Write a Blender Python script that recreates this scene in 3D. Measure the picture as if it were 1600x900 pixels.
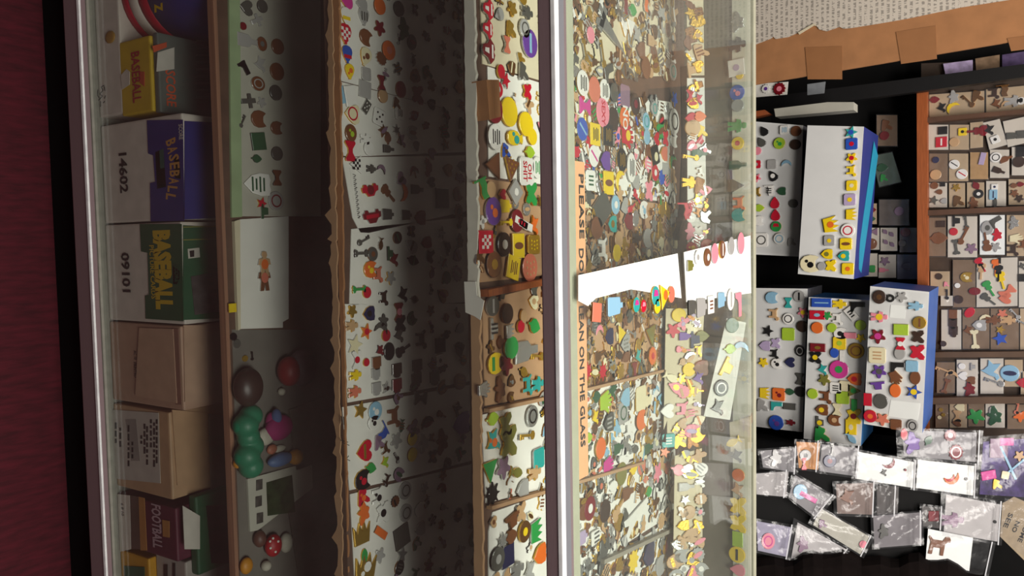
import bpy, bmesh, math, random
from mathutils import Vector, Matrix
random.seed(7)
for o in list(bpy.data.objects): bpy.data.objects.remove(o)
SC = bpy.context.scene
COL = SC.collection
V = Vector

# ------------------------------------------------------------------ camera
# The phone was held sideways: world up points to the right of the picture,
# world right points to its bottom.
F = 1250.0                                   # focal length in pixels of a 1600x900 frame
CAM = V((0, 0, 1.42))
RT = V((0.99818852, -0.05800957, 0.01595537)).normalized()   # world right  (picture down)
UP = V((0.01824428, 0.54456717, 0.83851878)).normalized()    # view up      (picture right)
FW = V((0.05733089, 0.83670873, -0.54463904)).normalized()
cd = bpy.data.cameras.new('camera'); cam = bpy.data.objects.new('camera', cd); COL.objects.link(cam)
cd.sensor_fit = 'HORIZONTAL'; cd.sensor_width = 36; cd.lens = F / 1600 * 36
cd.clip_start = 0.02
m = Matrix((UP, -RT, -FW)).transposed().to_4x4(); m.translation = CAM
cam.matrix_world = m
SC.camera = cam

# ------------------------------------------------------------------ world, lights, exposure
w = bpy.data.worlds.new('world'); SC.world = w; w.use_nodes = True
w.node_tree.nodes['Background'].inputs[0].default_value = (1.0, 0.93, 0.88, 1)
w.node_tree.nodes['Background'].inputs[1].default_value = 0.055
def area(name, loc, target, sx, sy, power, color):
    l = bpy.data.lights.new(name, 'AREA'); l.shape = 'RECTANGLE'; l.size = sx; l.size_y = sy
    l.energy = power; l.color = color
    o = bpy.data.objects.new(name, l); COL.objects.link(o); o.location = loc
    o.rotation_euler = (V(target) - V(loc)).to_track_quat('-Z', 'Y').to_euler(); return o
area('front_window_light', (0.75, -0.10, 3.0), (0.1, 0.8, 0.8), 1.5, 0.6, 52, (1.0, 0.95, 0.88))
area('shop_ceiling_light', (0.1, 0.98, 3.0), (0.05, 1.35, 1.0), 1.6, 0.5, 46, (1.0, 0.94, 0.88))
SC.view_settings.view_transform = 'Standard'
SC.view_settings.look = 'None'
SC.view_settings.gamma = 1.0
SC.view_settings.use_curve_mapping = False
SC.view_settings.exposure = 0.0

# ------------------------------------------------------------------ materials
def lin(c): return c / 12.92 if c <= .04045 else ((c + .055) / 1.055) ** 2.4
def rgb(h): return tuple(lin(int(h[i:i+2], 16) / 255) for i in (0, 2, 4))
MATS = {}
def mat(name, hexc, rough=.6, metal=0.0, var=.12, scale=60, bump=0.0, coat=0.0, stretch=None, spec=.5):
    if name in MATS: return MATS[name]
    M = bpy.data.materials.new(name); M.use_nodes = True; nt = M.node_tree; N = nt.nodes; L = nt.links
    b = N['Principled BSDF']; c = rgb(hexc)
    b.inputs['Roughness'].default_value = rough; b.inputs['Metallic'].default_value = metal
    b.inputs['Coat Weight'].default_value = coat; b.inputs['Coat Roughness'].default_value = .08
    b.inputs['Specular IOR Level'].default_value = spec
    tc = N.new('ShaderNodeTexCoord'); no = N.new('ShaderNodeTexNoise'); no.inputs['Scale'].default_value = scale
    no.inputs['Detail'].default_value = 4
    if stretch:
        mp = N.new('ShaderNodeMapping'); mp.inputs['Scale'].default_value = stretch
        L.new(tc.outputs['Object'], mp.inputs[0]); L.new(mp.outputs[0], no.inputs['Vector'])
    else: L.new(tc.outputs['Object'], no.inputs['Vector'])
    r = N.new('ShaderNodeValToRGB')
    r.color_ramp.elements[0].position = .3; r.color_ramp.elements[1].position = .7
    r.color_ramp.elements[0].color = (*[x * (1 - var) for x in c], 1)
    r.color_ramp.elements[1].color = (*[min(1, x * (1 + var)) for x in c], 1)
    L.new(no.outputs['Fac'], r.inputs[0]); L.new(r.outputs[0], b.inputs['Base Color'])
    if bump:
        bp = N.new('ShaderNodeBump'); bp.inputs['Strength'].default_value = bump; bp.inputs['Distance'].default_value = .002
        L.new(no.outputs['Fac'], bp.inputs['Height']); L.new(bp.outputs[0], b.inputs['Normal'])
    MATS[name] = M; return M
def glassy(name, tint, gloss=.5, ior=1.5, haze=0.0, hazecol=(.8, .8, .75), rough=.02, bump=0.0, scale=40):
    """thin clear sheet: fresnel mirror over clear transmission, with a diffuse haze mixed in"""
    if name in MATS: return MATS[name]
    M = bpy.data.materials.new(name); M.use_nodes = True; nt = M.node_tree; N = nt.nodes; L = nt.links
    N.remove(N['Principled BSDF']); out = N['Material Output']
    t = N.new('ShaderNodeBsdfTransparent'); t.inputs[0].default_value = (*tint, 1)
    g = N.new('ShaderNodeBsdfGlossy'); g.inputs['Roughness'].default_value = rough
    fr = N.new('ShaderNodeLayerWeight'); fr.inputs[0].default_value = .5          # Schlick, same from both sides of the sheet
    pw = N.new('ShaderNodeMath'); pw.operation = 'POWER'; pw.inputs[1].default_value = 5; L.new(fr.outputs['Facing'], pw.inputs[0])
    ml = N.new('ShaderNodeMath'); ml.operation = 'MULTIPLY_ADD'; ml.inputs[1].default_value = .96 * gloss; ml.inputs[2].default_value = .045 * gloss
    mx = N.new('ShaderNodeMixShader'); L.new(pw.outputs[0], ml.inputs[0]); L.new(ml.outputs[0], mx.inputs[0])
    L.new(t.outputs[0], mx.inputs[1]); L.new(g.outputs[0], mx.inputs[2])
    tc = N.new('ShaderNodeTexCoord'); no = N.new('ShaderNodeTexNoise'); no.inputs['Scale'].default_value = scale
    no.inputs['Detail'].default_value = 5; L.new(tc.outputs['Object'], no.inputs['Vector'])
    if bump:
        bp = N.new('ShaderNodeBump'); bp.inputs['Strength'].default_value = bump; bp.inputs['Distance'].default_value = .01
        L.new(no.outputs['Fac'], bp.inputs['Height']); L.new(bp.outputs[0], g.inputs['Normal']); L.new(bp.outputs[0], fr.inputs['Normal'])
    last = mx
    if haze:
        d = N.new('ShaderNodeBsdfDiffuse'); d.inputs[0].default_value = (*hazecol, 1)
        mm = N.new('ShaderNodeMath'); mm.operation = 'MULTIPLY'; mm.inputs[1].default_value = haze * 2
        L.new(no.outputs['Fac'], mm.inputs[0])
        m2 = N.new('ShaderNodeMixShader'); L.new(mm.outputs[0], m2.inputs[0])
        L.new(mx.outputs[0], m2.inputs[1]); L.new(d.outputs[0], m2.inputs[2]); last = m2
    L.new(last.outputs[0], out.inputs[0]); MATS[name] = M; return M

HEX = dict(r='c8102e', dr='7d1420', o='e8702a', y='f2cf1d', lg='a9c934', g='2f9a4a', dg='2c5a3c', t='2fa6a0', b='2b55b8',
           lb='8fbcd6', p='6a3f9a', m='d33a94', pk='f08fa0', br='7a4a2c', db='3a241a', k='141214', w='efece6', gy='a9a7a4',
           dgy='55544f', cr='eadfb8', tn='c9a277', sa='d9785f', ol='7d7a35', li='b9a6c8', nv='23264f', mv='8d6f86')
METAL = dict(gd=('d8ac45', .28), sv=('c4c4c2', .25), bz=('8a6038', .35), dk=('3b3838', .35))
CNAME = dict(r='red', dr='dark red', o='orange', y='yellow', lg='lime green', g='green', dg='dark green', t='teal', b='blue',
             lb='pale blue', p='purple', m='magenta', pk='pink', br='brown', db='dark brown', k='black', w='white', gy='grey',
             dgy='dark grey', cr='cream', tn='tan', sa='salmon', ol='olive', li='lilac', nv='navy', mv='mauve',
             gd='gold', sv='silver', bz='bronze', dk='gunmetal')
def pm(c):
    if c in METAL: return mat('pin_' + CNAME[c], METAL[c][0], METAL[c][1], .72, .2, 300, .25)
    return mat('enamel_' + CNAME[c].replace(' ', '_'), HEX[c], .32, 0, .06, 200, 0, .35)
M_card = mat('white_card', 'e9e6de', .75, 0, .04, 25)
M_cream = mat('cream_card', 'd9cdb0', .8, 0, .06, 25)
M_board = mat('brown_cardboard', 'a8744a', .85, 0, .10, 30, .1, 0, (1, 12, 1))
M_board2 = mat('pale_cardboard', 'b7906c', .85, 0, .08, 20, .1)
M_tape = mat('brown_tape', '9a6840', .6, 0, .05, 40)
M_wood = mat('orange_wood', '9c5228', .45, 0, .2, 25, .1, 0, (1, 18, 18))
M_black = mat('black_panel', '0c0b0b', .75, 0, .2, 20, 0, 0, None, .2)
M_rail = mat('dark_anodised_metal', '8a7478', .45, .15, .08, 90, .04, 0, (1, 40, 40))
M_silver = mat('bright_aluminium', 'a9aab2', .34, .6, .06, 60, .03, 0, (1, 60, 60))
M_gasket = mat('cream_gasket', 'b4b29c', .5, 0, .06, 50)
M_ink = mat('black_ink', '1b1a1c', .7, 0, .1)
M_white = mat('white_foam', 'dcd8cc', .8, 0, .06, 60, .2)
M_blue = mat('blue_box_board', '3f66b0', .5, 0, .06, 30)
M_glassF = glassy('front_glass', (.95, .97, .96), .8, 1.5, .03, (.6, .52, .48), .03, 0, 6)  # warm diffuse veil mixed in to stand for reflections in the front glass
M_glassT = glassy('top_glass', (.95, .98, .96), .8, 1.5, .03, (.8, .8, .76), .02, 0, 7)  # pale diffuse veil mixed in to stand for glare on the top glass
M_bag = glassy('clear_plastic_bag', (.95, .95, .96), .8, 1.5, .035, (.7, .7, .73), .16, .35, 30)
M_wrap = glassy('thin_clear_wrap', (.97, .97, .97), .8, 1.5, .008, (.7, .7, .7), .10, .3, 40)

# ------------------------------------------------------------------ geometry helpers
class Plane:
    def __init__(s, p, n, up):
        s.p = V(p); s.n = V(n).normalized(); u = V(up); s.ey = (u - s.n * u.dot(s.n)).normalized(); s.ex = s.ey.cross(s.n)
    def at(s, x, y, h=0.0):
        d = RT * ((y - 450) / F) + UP * ((x - 800) / F) + FW
        p0 = s.p + s.n * h
        return CAM + d * ((p0 - CAM).dot(s.n) / d.dot(s.n))
    def scale(s, x, y): return (s.at(x, y) - CAM).dot(FW) / F       # metres per pixel
    def basis(s, rot=0):
        m = Matrix((s.ex, s.ey, s.n)).transposed()
        return m @ Matrix.Rotation(math.radians(rot), 3, 'Z')
def hor(z): return Plane((0, 0, z), (0, 0, 1), (0, 1, 0))
def ver(y): return Plane((0, y, 0), (0, -1, 0), (0, 0, 1))

def link(o, parent=None):
    COL.objects.link(o)
    if parent:
        o.parent = parent; o.matrix_parent_inverse = parent.matrix_basis.inverted()
    return o
def tag(o, label=None, cat=None, group=None, kind=None):
    if label: o['label'] = label
    if cat: o['category'] = cat
    if group: o['group'] = group
    if kind: o['kind'] = kind
    return o
def empty(name, loc, label, cat, group=None):
    o = bpy.data.objects.new(name, None); o.location = loc; o.empty_display_size = .02; link(o)
    return tag(o, label, cat, group)
def mk(name, verts, faces, mats, parent=None, smooth=False, mi=None):
    vs = [V(v) for v in verts]; c = sum(vs, V()) / len(vs)
    me = bpy.data.meshes.new(name); me.from_pydata([v - c for v in vs], [], faces)
    if not isinstance(mats, (list, tuple)): mats = [mats]
    for m_ in mats: me.materials.append(m_)
    if mi: me.polygons.foreach_set('material_index', mi)
    if smooth: me.polygons.foreach_set('use_smooth', [True] * len(faces))
    me.update()
    o = bpy.data.objects.new(name, me); o.location = c
    return link(o, parent)
def bm_mk(name, bm, mt, parent=None, smooth=False, loc=None):
    me = bpy.data.meshes.new(name)
    bmesh.ops.recalc_face_normals(bm, faces=bm.faces)
    bm.to_mesh(me); bm.free()
    me.materials.append(mt)
    if smooth: me.polygons.foreach_set('use_smooth', [True] * len(me.polygons))
    o = bpy.data.objects.new(name, me)
    if loc is not None: o.location = loc
    return link(o, parent)
def prism(name, pts, n, t, mt, parent=None):
    """polygon pts extruded along n by t"""
    k = len(pts); n = V(n).normalized() * t
    vs = list(pts) + [p + n for p in pts]
    fs = [tuple(range(k))[::-1], tuple(range(k, 2 * k))] + [(i, (i + 1) % k, k + (i + 1) % k, k + i) for i in range(k)]
    # orient so the far cap faces along n
    a = (pts[1] - pts[0]).cross(pts[2] - pts[1])
    s = sum((((pts[(i + 1) % k] - pts[i]).cross(pts[(i + 2) % k] - pts[(i + 1) % k])) for i in range(k)), V())
    if s.dot(n) < 0: fs = [f[::-1] for f in fs]
    return mk(name, vs, fs, mt, parent)
def box(name, lo, hi, mt, parent=None, bev=.0, rotz=0.0):
    lo, hi = V(lo), V(hi); c = (lo + hi) / 2; d = hi - lo
    bm = bmesh.new(); bmesh.ops.create_cube(bm, size=1)
    for v in bm.verts: v.co = V((v.co.x * d.x, v.co.y * d.y, v.co.z * d.z))
    if bev: bmesh.ops.bevel(bm, geom=list(bm.edges), offset=bev, segments=2, profile=.6, affect='EDGES')
    o = bm_mk(name, bm, mt, parent, False, c)
    o.rotation_euler.z = rotz
    return o
def quad_px(pl, pts, h=0): return [pl.at(x, y, h) for x, y in pts]
def sheet(name, pl, pts, h, t, mt, parent=None):
    return prism(name, quad_px(pl, pts, h), pl.n, t, mt, parent)
TXT = {}
def text_mesh(s, align='CENTER', bold=0.0):
    k = (s, align, bold)
    if k not in TXT:
        c = bpy.data.curves.new('t', 'FONT'); c.body = s; c.align_x = align; c.align_y = 'CENTER'; c.size = 1; c.resolution_u = 2
        c.offset = bold; c.space_line = .85
        o = bpy.data.objects.new('t', c); COL.objects.link(o)
        dg = bpy.context.evaluated_depsgraph_get()
        me = bpy.data.meshes.new_from_object(o.evaluated_get(dg)); me.name = 'lettering'
        bpy.data.objects.remove(o); TXT[k] = me
    return TXT[k]
def text(s, pos, basis, size, mt, parent, sx=1.0, bold=.02, name='lettering'):
    me = text_mesh(s, 'CENTER', bold).copy()
    me.materials.clear(); me.materials.append(mt)
    o = bpy.data.objects.new(name, me)
    o.matrix_basis = Matrix.Translation(pos) @ (basis @ Matrix.Diagonal((size * sx, size, size))).to_4x4()
    return link(o, parent)
def lathe(name, prof, mt, parent, mtx, seg=20):
    vs, fs = [], []
    for r_, z in prof:
        for i in range(seg):
            a = 2 * math.pi * i / seg; vs.append(mtx @ V((r_ * math.cos(a), r_ * math.sin(a), z)))
    for j in range(len(prof) - 1):
        for i in range(seg):
            fs.append((j * seg + i, j * seg + (i + 1) % seg, (j + 1) * seg + (i + 1) % seg, (j + 1) * seg + i))
    fs.append(tuple(range(seg))[::-1]); fs.append(tuple(range((len(prof) - 1) * seg, len(prof) * seg)))
    return mk(name, vs, fs, mt, parent, True)
def blob(name, c, r, mt, parent, sub=2, noise=0.0, rot=0.0):
    bm = bmesh.new(); bmesh.ops.create_icosphere(bm, subdivisions=sub, radius=1)
    R = Matrix.Rotation(rot, 3, 'Z')
    for v in bm.verts:
        k = 1 + noise * math.sin(v.co.x * 7 + v.co.y * 5 + c[0] * 90) * math.cos(v.co.z * 6 + c[1] * 70)
        v.co = R @ V((v.co.x * r[0] * k, v.co.y * r[1] * k, v.co.z * r[2] * k))
    return bm_mk(name, bm, mt, parent, True, c)

# ------------------------------------------------------------------ pin outlines (unit size, about the origin)
def pol(n, f):
    return [(f(2 * math.pi * i / n) * math.cos(2 * math.pi * i / n), f(2 * math.pi * i / n) * math.sin(2 * math.pi * i / n)) for i in range(n)]
def mir(half):   # half outline top-to-bottom on +x side -> full
    return half + [(-x, y) for x, y in reversed(half) if abs(x) > 1e-6]
def jag(n, seed, a=.12):
    rr = random.Random(seed); ph = [rr.uniform(0, 6.3) for _ in range(4)]; am = [rr.uniform(.3, 1) * a for _ in range(4)]
    return pol(n, lambda t: .42 + sum(am[k] * math.sin((k + 2) * t + ph[k]) for k in range(4)) * .9)
OUT = {
 'circle': pol(20, lambda t: .5),
 'rect': [(.5, .5), (-.5, .5), (-.5, -.5), (.5, -.5)],
 'rrect': [(.5, .4), (.4, .5), (-.4, .5), (-.5, .4), (-.5, -.4), (-.4, -.5), (.4, -.5), (.5, -.4)],
 'heart': mir([(0, .28), (.12, .43), (.28, .48), (.43, .4), (.5, .22), (.46, .02), (.3, -.22), (0, -.5)]),
 'star': pol(10, lambda t: .5)[:0] + [((.52 if i % 2 == 0 else .24) * math.cos(math.pi / 2 + i * math.pi / 5), (.52 if i % 2 == 0 else .24) * math.sin(math.pi / 2 + i * math.pi / 5)) for i in range(10)],
 'drop': mir([(0, .5), (.2, .47), (.36, .34), (.41, .15), (.34, -.08), (.2, -.3), (.07, -.44), (.09, -.5), (0, -.5)]),
 'shield': mir([(0, .46), (.2, .5), (.42, .44), (.44, .1), (.34, -.2), (0, -.5)]),
 'tri': [(0, .5), (-.5, -.4), (.5, -.4)],
 'flower': pol(30, lambda t: .38 + .12 * math.cos(5 * t)),
 'sun': pol(32, lambda t: .41 + .09 * math.cos(8 * t)),
 'cross': mir([(.0, .5), (.13, .5), (.13, .22), (.4, .22), (.4, 0), (.13, 0), (.13, -.5), (0, -.5)]),
 'crescent': [(.1, .5), (-.2, .45), (-.42, .25), (-.5, 0), (-.42, -.25), (-.2, -.45), (.1, -.5), (-.12, -.28), (-.2, 0), (-.12, .28)],
 'leaf': mir([(0, .5), (.2, .3), (.33, .05), (.28, -.2), (.06, -.36), (.05, -.5), (0, -.5)]),
 'fish': [(.5, .02), (.38, .16), (.15, .24), (-.1, .18), (-.3, .05), (-.5, .24), (-.43, 0), (-.5, -.24), (-.3, -.06), (-.1, -.18), (.15, -.22), (.38, -.12)],
 'bfly': mir([(0, .2), (.08, .3), (.3, .48), (.5, .42), (.5, .18), (.34, .0), (.44, -.2), (.34, -.44), (.14, -.36), (.05, -.26), (0, -.3)]),
 'bow': mir([(0, .14), (.1, .14), (.4, .36), (.5, .3), (.5, -.3), (.4, -.36), (.1, -.14), (0, -.14)]),
 'car': [(.5, -.02), (.46, .08), (.28, .1), (.16, .26), (-.18, .26), (-.32, .1), (-.48, .06), (-.5, -.14), (-.4, -.14), (-.36, -.24), (-.22, -.24), (-.18, -.14), (.18, -.14), (.22, -.24), (.36, -.24), (.4, -.14), (.5, -.14)],
 'guitar': mir([(0, .5), (.06, .5), (.05, .06), (.16, .04), (.17, -.1), (.12, -.16), (.24, -.26), (.24, -.42), (.12, -.5), (0, -.5)]),
 'mug': [(.3, .42), (-.36, .42), (-.36, -.42), (.3, -.42), (.3, -.28), (.44, -.24), (.5, -.1), (.5, .14), (.44, .26), (.3, .3)],
 'bottle': mir([(0, .5), (.1, .5), (.1, .2), (.24, .05), (.26, -.5), (0, -.5)]),
 'hat': [(.22, .3), (-.22, .3), (-.26, -.08), (-.5, -.1), (-.5, -.26), (.5, -.26), (.5, -.1), (.26, -.08)],
 'crown': [(.5, .4), (.28, .05), (.16, .5), (0, .1), (-.16, .5), (-.28, .05), (-.5, .4), (-.42, -.42), (.42, -.42)],
 'figure': mir([(0, .5), (.12, .48), (.16, .36), (.08, .25), (.3, .2), (.36, -.02), (.24, -.02), (.2, -.12), (.26, -.5), (.06, -.5), (0, -.2)]),
 'cathead': mir([(0, .3), (.18, .32), (.36, .5), (.44, .3), (.48, .02), (.4, -.28), (.2, -.46), (0, -.5)]),
 'dog': [(.5, .3), (.42, .42), (.26, .4), (.16, .22), (-.3, .22), (-.46, .36), (-.5, .3), (-.38, .1), (-.4, -.4), (-.26, -.4), (-.24, -.1), (.12, -.1), (.14, -.4), (.28, -.4), (.28, .08), (.36, .18), (.5, .2)],
 'bird': [(.5, .26), (.36, .38), (.2, .32), (.1, .12), (-.14, .3), (-.34, .42), (-.3, .1), (-.5, -.1), (-.2, -.12), (0, -.3), (.04, -.44), (.12, -.3), (.26, -.06), (.34, .18)],
 'lips': [(.5, .05), (.3, .3), (.12, .36), (0, .28), (-.12, .36), (-.3, .3), (-.5, .05), (-.28, -.14), (-.2, -.42), (0, -.5), (.18, -.44), (.26, -.14)],
 'hand': [(.3, -.5), (.34, -.1), (.5, .16), (.42, .24), (.26, .1), (.26, .44), (.16, .46), (.13, .14), (.08, .5), (-.03, .5), (-.04, .14), (-.12, .44), (-.22, .42), (-.2, .08), (-.32, .26), (-.4, .2), (-.32, -.12), (-.22, -.5)],
 'key': [(.5, .06), (.42, .16), (.28, .16), (.2, .05), (-.3, .05), (-.5, .05), (-.5, -.16), (-.42, -.16), (-.42, -.05), (-.34, -.05), (-.34, -.14), (-.26, -.14), (-.26, -.05), (.2, -.05), (.28, -.16), (.42, -.16), (.5, -.06)],
 'boot': [(.06, .5), (-.3, .5), (-.28, -.3), (-.3, -.5), (.5, -.5), (.48, -.3), (.2, -.2), (.08, -.06)],
 'bone': [(.5, .08), (.46, .2), (.34, .18), (.28, .07), (-.28, .07), (-.34, .18), (-.46, .2), (-.5, .08), (-.46, 0), (-.5, -.08), (-.46, -.2), (-.34, -.18), (-.28, -.07), (.28, -.07), (.34, -.18), (.46, -.2), (.5, -.08), (.46, 0)],
 'flag': [(-.42, .5), (-.5, .5), (-.5, -.5), (-.42, -.5), (-.42, -.1), (-.1, .0), (.2, -.1), (.5, 0), (.5, .44), (.2, .34), (-.1, .46), (-.42, .38)],
 'spider': pol(32, lambda t: .3 + .2 * max(0, math.cos(8 * t)) ** 2),
 'snow': pol(24, lambda t: .26 + .24 * max(0, math.cos(6 * t))),
 'tower': mir([(0, .5), (.05, .3), (.1, .1), (.2, -.3), (.3, -.5), (.12, -.5), (0, -.36)]),
 'fob': [(.3, .3), (.1, .34), (.1, .5), (-.1, .5), (-.1, .34), (-.3, .3), (-.34, -.44), (-.28, -.5), (.28, -.5), (.34, -.44)],
 'pine': mir([(0, .5), (.2, .46), (.12, .3), (.26, .16), (.3, -.1), (.24, -.38), (.1, -.5), (0, -.5)]),
 'pick': mir([(0, .46), (.28, .4), (.4, .24), (.3, -.1), (.06, -.48), (0, -.5)]),
 'cluster': jag(22, 3, .14), 'shard': jag(16, 9, .16), 'charm': jag(26, 21, .13), 'badge': pol(24, lambda t: .46 + .04 * math.cos(12 * t)),
}
SNAME = dict(circle='round', rect='rectangular', rrect='square-cornered', heart='heart-shaped', star='star-shaped', drop='balloon-shaped', shield='shield-shaped',
 tri='triangular', flower='flower-shaped', sun='sunburst', cross='cross-shaped', crescent='crescent', leaf='leaf-shaped', fish='fish-shaped', bfly='butterfly-shaped',
 bow='bow-shaped', car='car-shaped', guitar='guitar-shaped', mug='mug-shaped', bottle='bottle-shaped', hat='hat-shaped', crown='crown-shaped', figure='little figure',
 cathead='animal head', dog='four-legged animal', bird='bird-shaped', lips='lips-shaped', hand='hand-shaped', key='key-shaped', boot='boot-shaped', bone='bone-shaped',
 flag='flag-shaped', spider='spider-shaped', snow='snowflake', tower='tower-shaped', fob='buckle-shaped', pine='pineapple-shaped', pick='plectrum-shaped', cluster='irregular',
 shard='jagged', charm='knobbly', badge='scalloped')
PM = {}
def pin_meshes(shape):
    if shape not in PM:
        o = OUT[shape]; area2 = sum(o[i][0] * o[(i + 1) % len(o)][1] - o[(i + 1) % len(o)][0] * o[i][1] for i in range(len(o)))
        if area2 < 0: o = o[::-1]
        bm = bmesh.new(); f = bm.faces.new([bm.verts.new((x, y, 1)) for x, y in o])
        bmesh.ops.inset_individual(bm, faces=[f], thickness=.045 if shape not in ('key', 'bone', 'guitar', 'tower', 'flag', 'snow') else .025, depth=0)
        inner = [l.vert.co.copy() for l in f.loops]
        bm.free()
        k = len(o)
        vs = [(x, y, 0) for x, y in o] + [(x * .985, y * .985, .8) for x, y in o] + [(p.x, p.y, 1) for p in inner]
        fs = [tuple(range(k))[::-1]] + [(j * k + i, j * k + (i + 1) % k, (j + 1) * k + (i + 1) % k, (j + 1) * k + i) for j in range(2) for i in range(k)] + [tuple(range(2 * k, 3 * k))]
        rim = bpy.data.meshes.new('rim'); rim.from_pydata(vs, [], fs); rim.materials.append(None); rim.update()
        cx = sum(p.x for p in inner) / k; cy = sum(p.y for p in inner) / k
        vi = [(p.x, p.y, 1.0) for p in inner] + [(cx + (p.x - cx) * .93, cy + (p.y - cy) * .93, 1.25) for p in inner]
        fi = [(i, (i + 1) % k, k + (i + 1) % k, k + i) for i in range(k)] + [tuple(range(k, 2 * k))]
        en = bpy.data.meshes.new('enamel'); en.from_pydata(vi, [], fi); en.materials.append(None); en.update()
        PM[shape] = (rim, en, (vs, fs), (vi, fi))
    return PM[shape]
# motif meshes: small raised marks on the enamel
def motif_data(kind):
    vs, fs = [], []
    def add(o, z0=1.25, z1=1.42):
        b = len(vs); k = len(o)
        vs.extend([(x, y, z0) for x, y in o] + [(x, y, z1) for x, y in o])
        fs.extend([(b + i, b + (i + 1) % k, b + k + (i + 1) % k, b + k + i) for i in range(k)] + [tuple(range(b + k, b + 2 * k))])
    R = lambda x0, y0, x1, y1: [(x1, y1), (x0, y1), (x0, y0), (x1, y0)]
    C = lambda cx, cy, r, n=10: [(cx + r * math.cos(2 * math.pi * i / n), cy + r * math.sin(2 * math.pi * i / n)) for i in range(n)]
    if kind == 'dot': add(C(0, 0, .2))
    elif kind == 'eye': add(C(.08, .05, .24, 12)); 
    elif kind == 'dots5':
        for x, y in ((0, 0), (.22, .22), (-.22, .22), (.22, -.22), (-.22, -.22)): add(C(x, y, .07, 8))
    elif kind == 'dots':
        for x in (-.2, 0, .2):
            for y in (-.22, 0, .22): add(C(x + (.05 if y == 0 else 0), y, .05, 6))
    elif kind == 'lines':
        for i, wd in enumerate((.26, .3, .22, .28)): add(R(-wd, .2 - i * .14, wd, .26 - i * .14))
    elif kind == 'stripes':
        for x in (-.24, -.04, .16): add(R(x, -.24, x + .09, .24))
    elif kind == 'bar': add(R(-.34, -.07, .34, .07))
    elif kind == 'slash': add([(.26, .3), (.18, .34), (-.28, -.26), (-.2, -.32)])
    elif kind == 'band': add(R(-.3, -.24, .3, -.04))
    elif kind == 'patch': add(C(.06, .06, .17, 9)); add(C(-.14, -.14, .09, 8))
    elif kind == 'half': add([(.02, .3), (-.28, .2), (-.32, -.18), (.02, -.3)])
    elif kind == 'ring':
        n = 16; b = 0
        for r_ in (.34, .26):
            for i in range(n): vs.append((r_ * math.cos(2 * math.pi * i / n), r_ * math.sin(2 * math.pi * i / n), 1.4))
        fs.extend([(i, (i + 1) % n, n + (i + 1) % n, n + i) for i in range(n)])
        fs[:] = [f[::-1] for f in fs]
        fs[:] = [f[::-1] for f in fs]
    elif kind == 'teeth': add(R(-.26, .1, .26, .2)); add([(.12, -.08), (-.1, -.08), (-.08, -.34), (.06, -.36)])
    elif kind == 'oval': add([(x * .62, y * 1.5) for x, y in C(0, 0, .24, 12)])
    elif kind == 'check':
        for i in range(4):
            for j in range(4):
                if (i + j) % 2: add(R(-.3 + i * .15, -.3 + j * .15, -.15 + i * .15, -.15 + j * .15))
    return vs, fs
MO = {}
def motif(kind):
    if kind not in MO:
        d = motif_data(kind); me = bpy.data.meshes.new('motif'); me.from_pydata(d[0], [], d[1]); me.materials.append(None); me.update(); MO[kind] = (me, d)
    return MO[kind]
MWORD = dict(dot='dot', eye='eye', dots5='five dots', dots='dots', lines='lines of print', stripes='stripes', bar='bar', slash='slash', band='band', patch='spots',
             half='half', ring='ring', teeth='mouth', oval='oval', check='checks')
def put(me, name, M, mt, parent=None):
    o = bpy.data.objects.new(name, me); o.matrix_basis = M; link(o, parent)
    o.material_slots[0].link = 'OBJECT'; o.material_slots[0].material = mt
    return o
PINS = []     # every pin in view: dicts, built at the end
def add_pins(spec, pl, h, where, thick=.0022, key=True, grp=None):
    for ln in spec.strip().splitlines():
        ln = ln.split('#')[0].split()
        if not ln: continue
        x, y = float(ln[0]), float(ln[1]); d = dict(x=x, y=y, shape=ln[2], s=float(ln[3]), rim=ln[4], face=ln[5], rot=0.0, asp=1.0, mo=None, mc=None, txt=None)
        for t in ln[6:]:
            if t[0] == 'R': d['rot'] = float(t[1:])
            elif t[0] == 'A': d['asp'] = float(t[1:])
            elif t[0] == 'T': d['txt'] = t[1:].replace('_', ' ').replace('|', '\n')
            elif t[0] == 'H': d['h'] = float(t[1:])
            elif ':' in t: d['mo'], d['mc'] = t.split(':')
        d.update(pl=pl, h=d.get('h', h), where=where, thick=thick, key=key, grp=grp or 'pins on ' + where)
        PINS.append(d)
def inside(pt, poly):
    x, y = pt; c = False; j = len(poly) - 1
    for i in range(len(poly)):
        (x1, y1), (x2, y2) = poly[i], poly[j]
        if (y1 > y) != (y2 > y) and x < (x2 - x1) * (y - y1) / (y2 - y1) + x1: c = not c
        j = i
    return c
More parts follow.
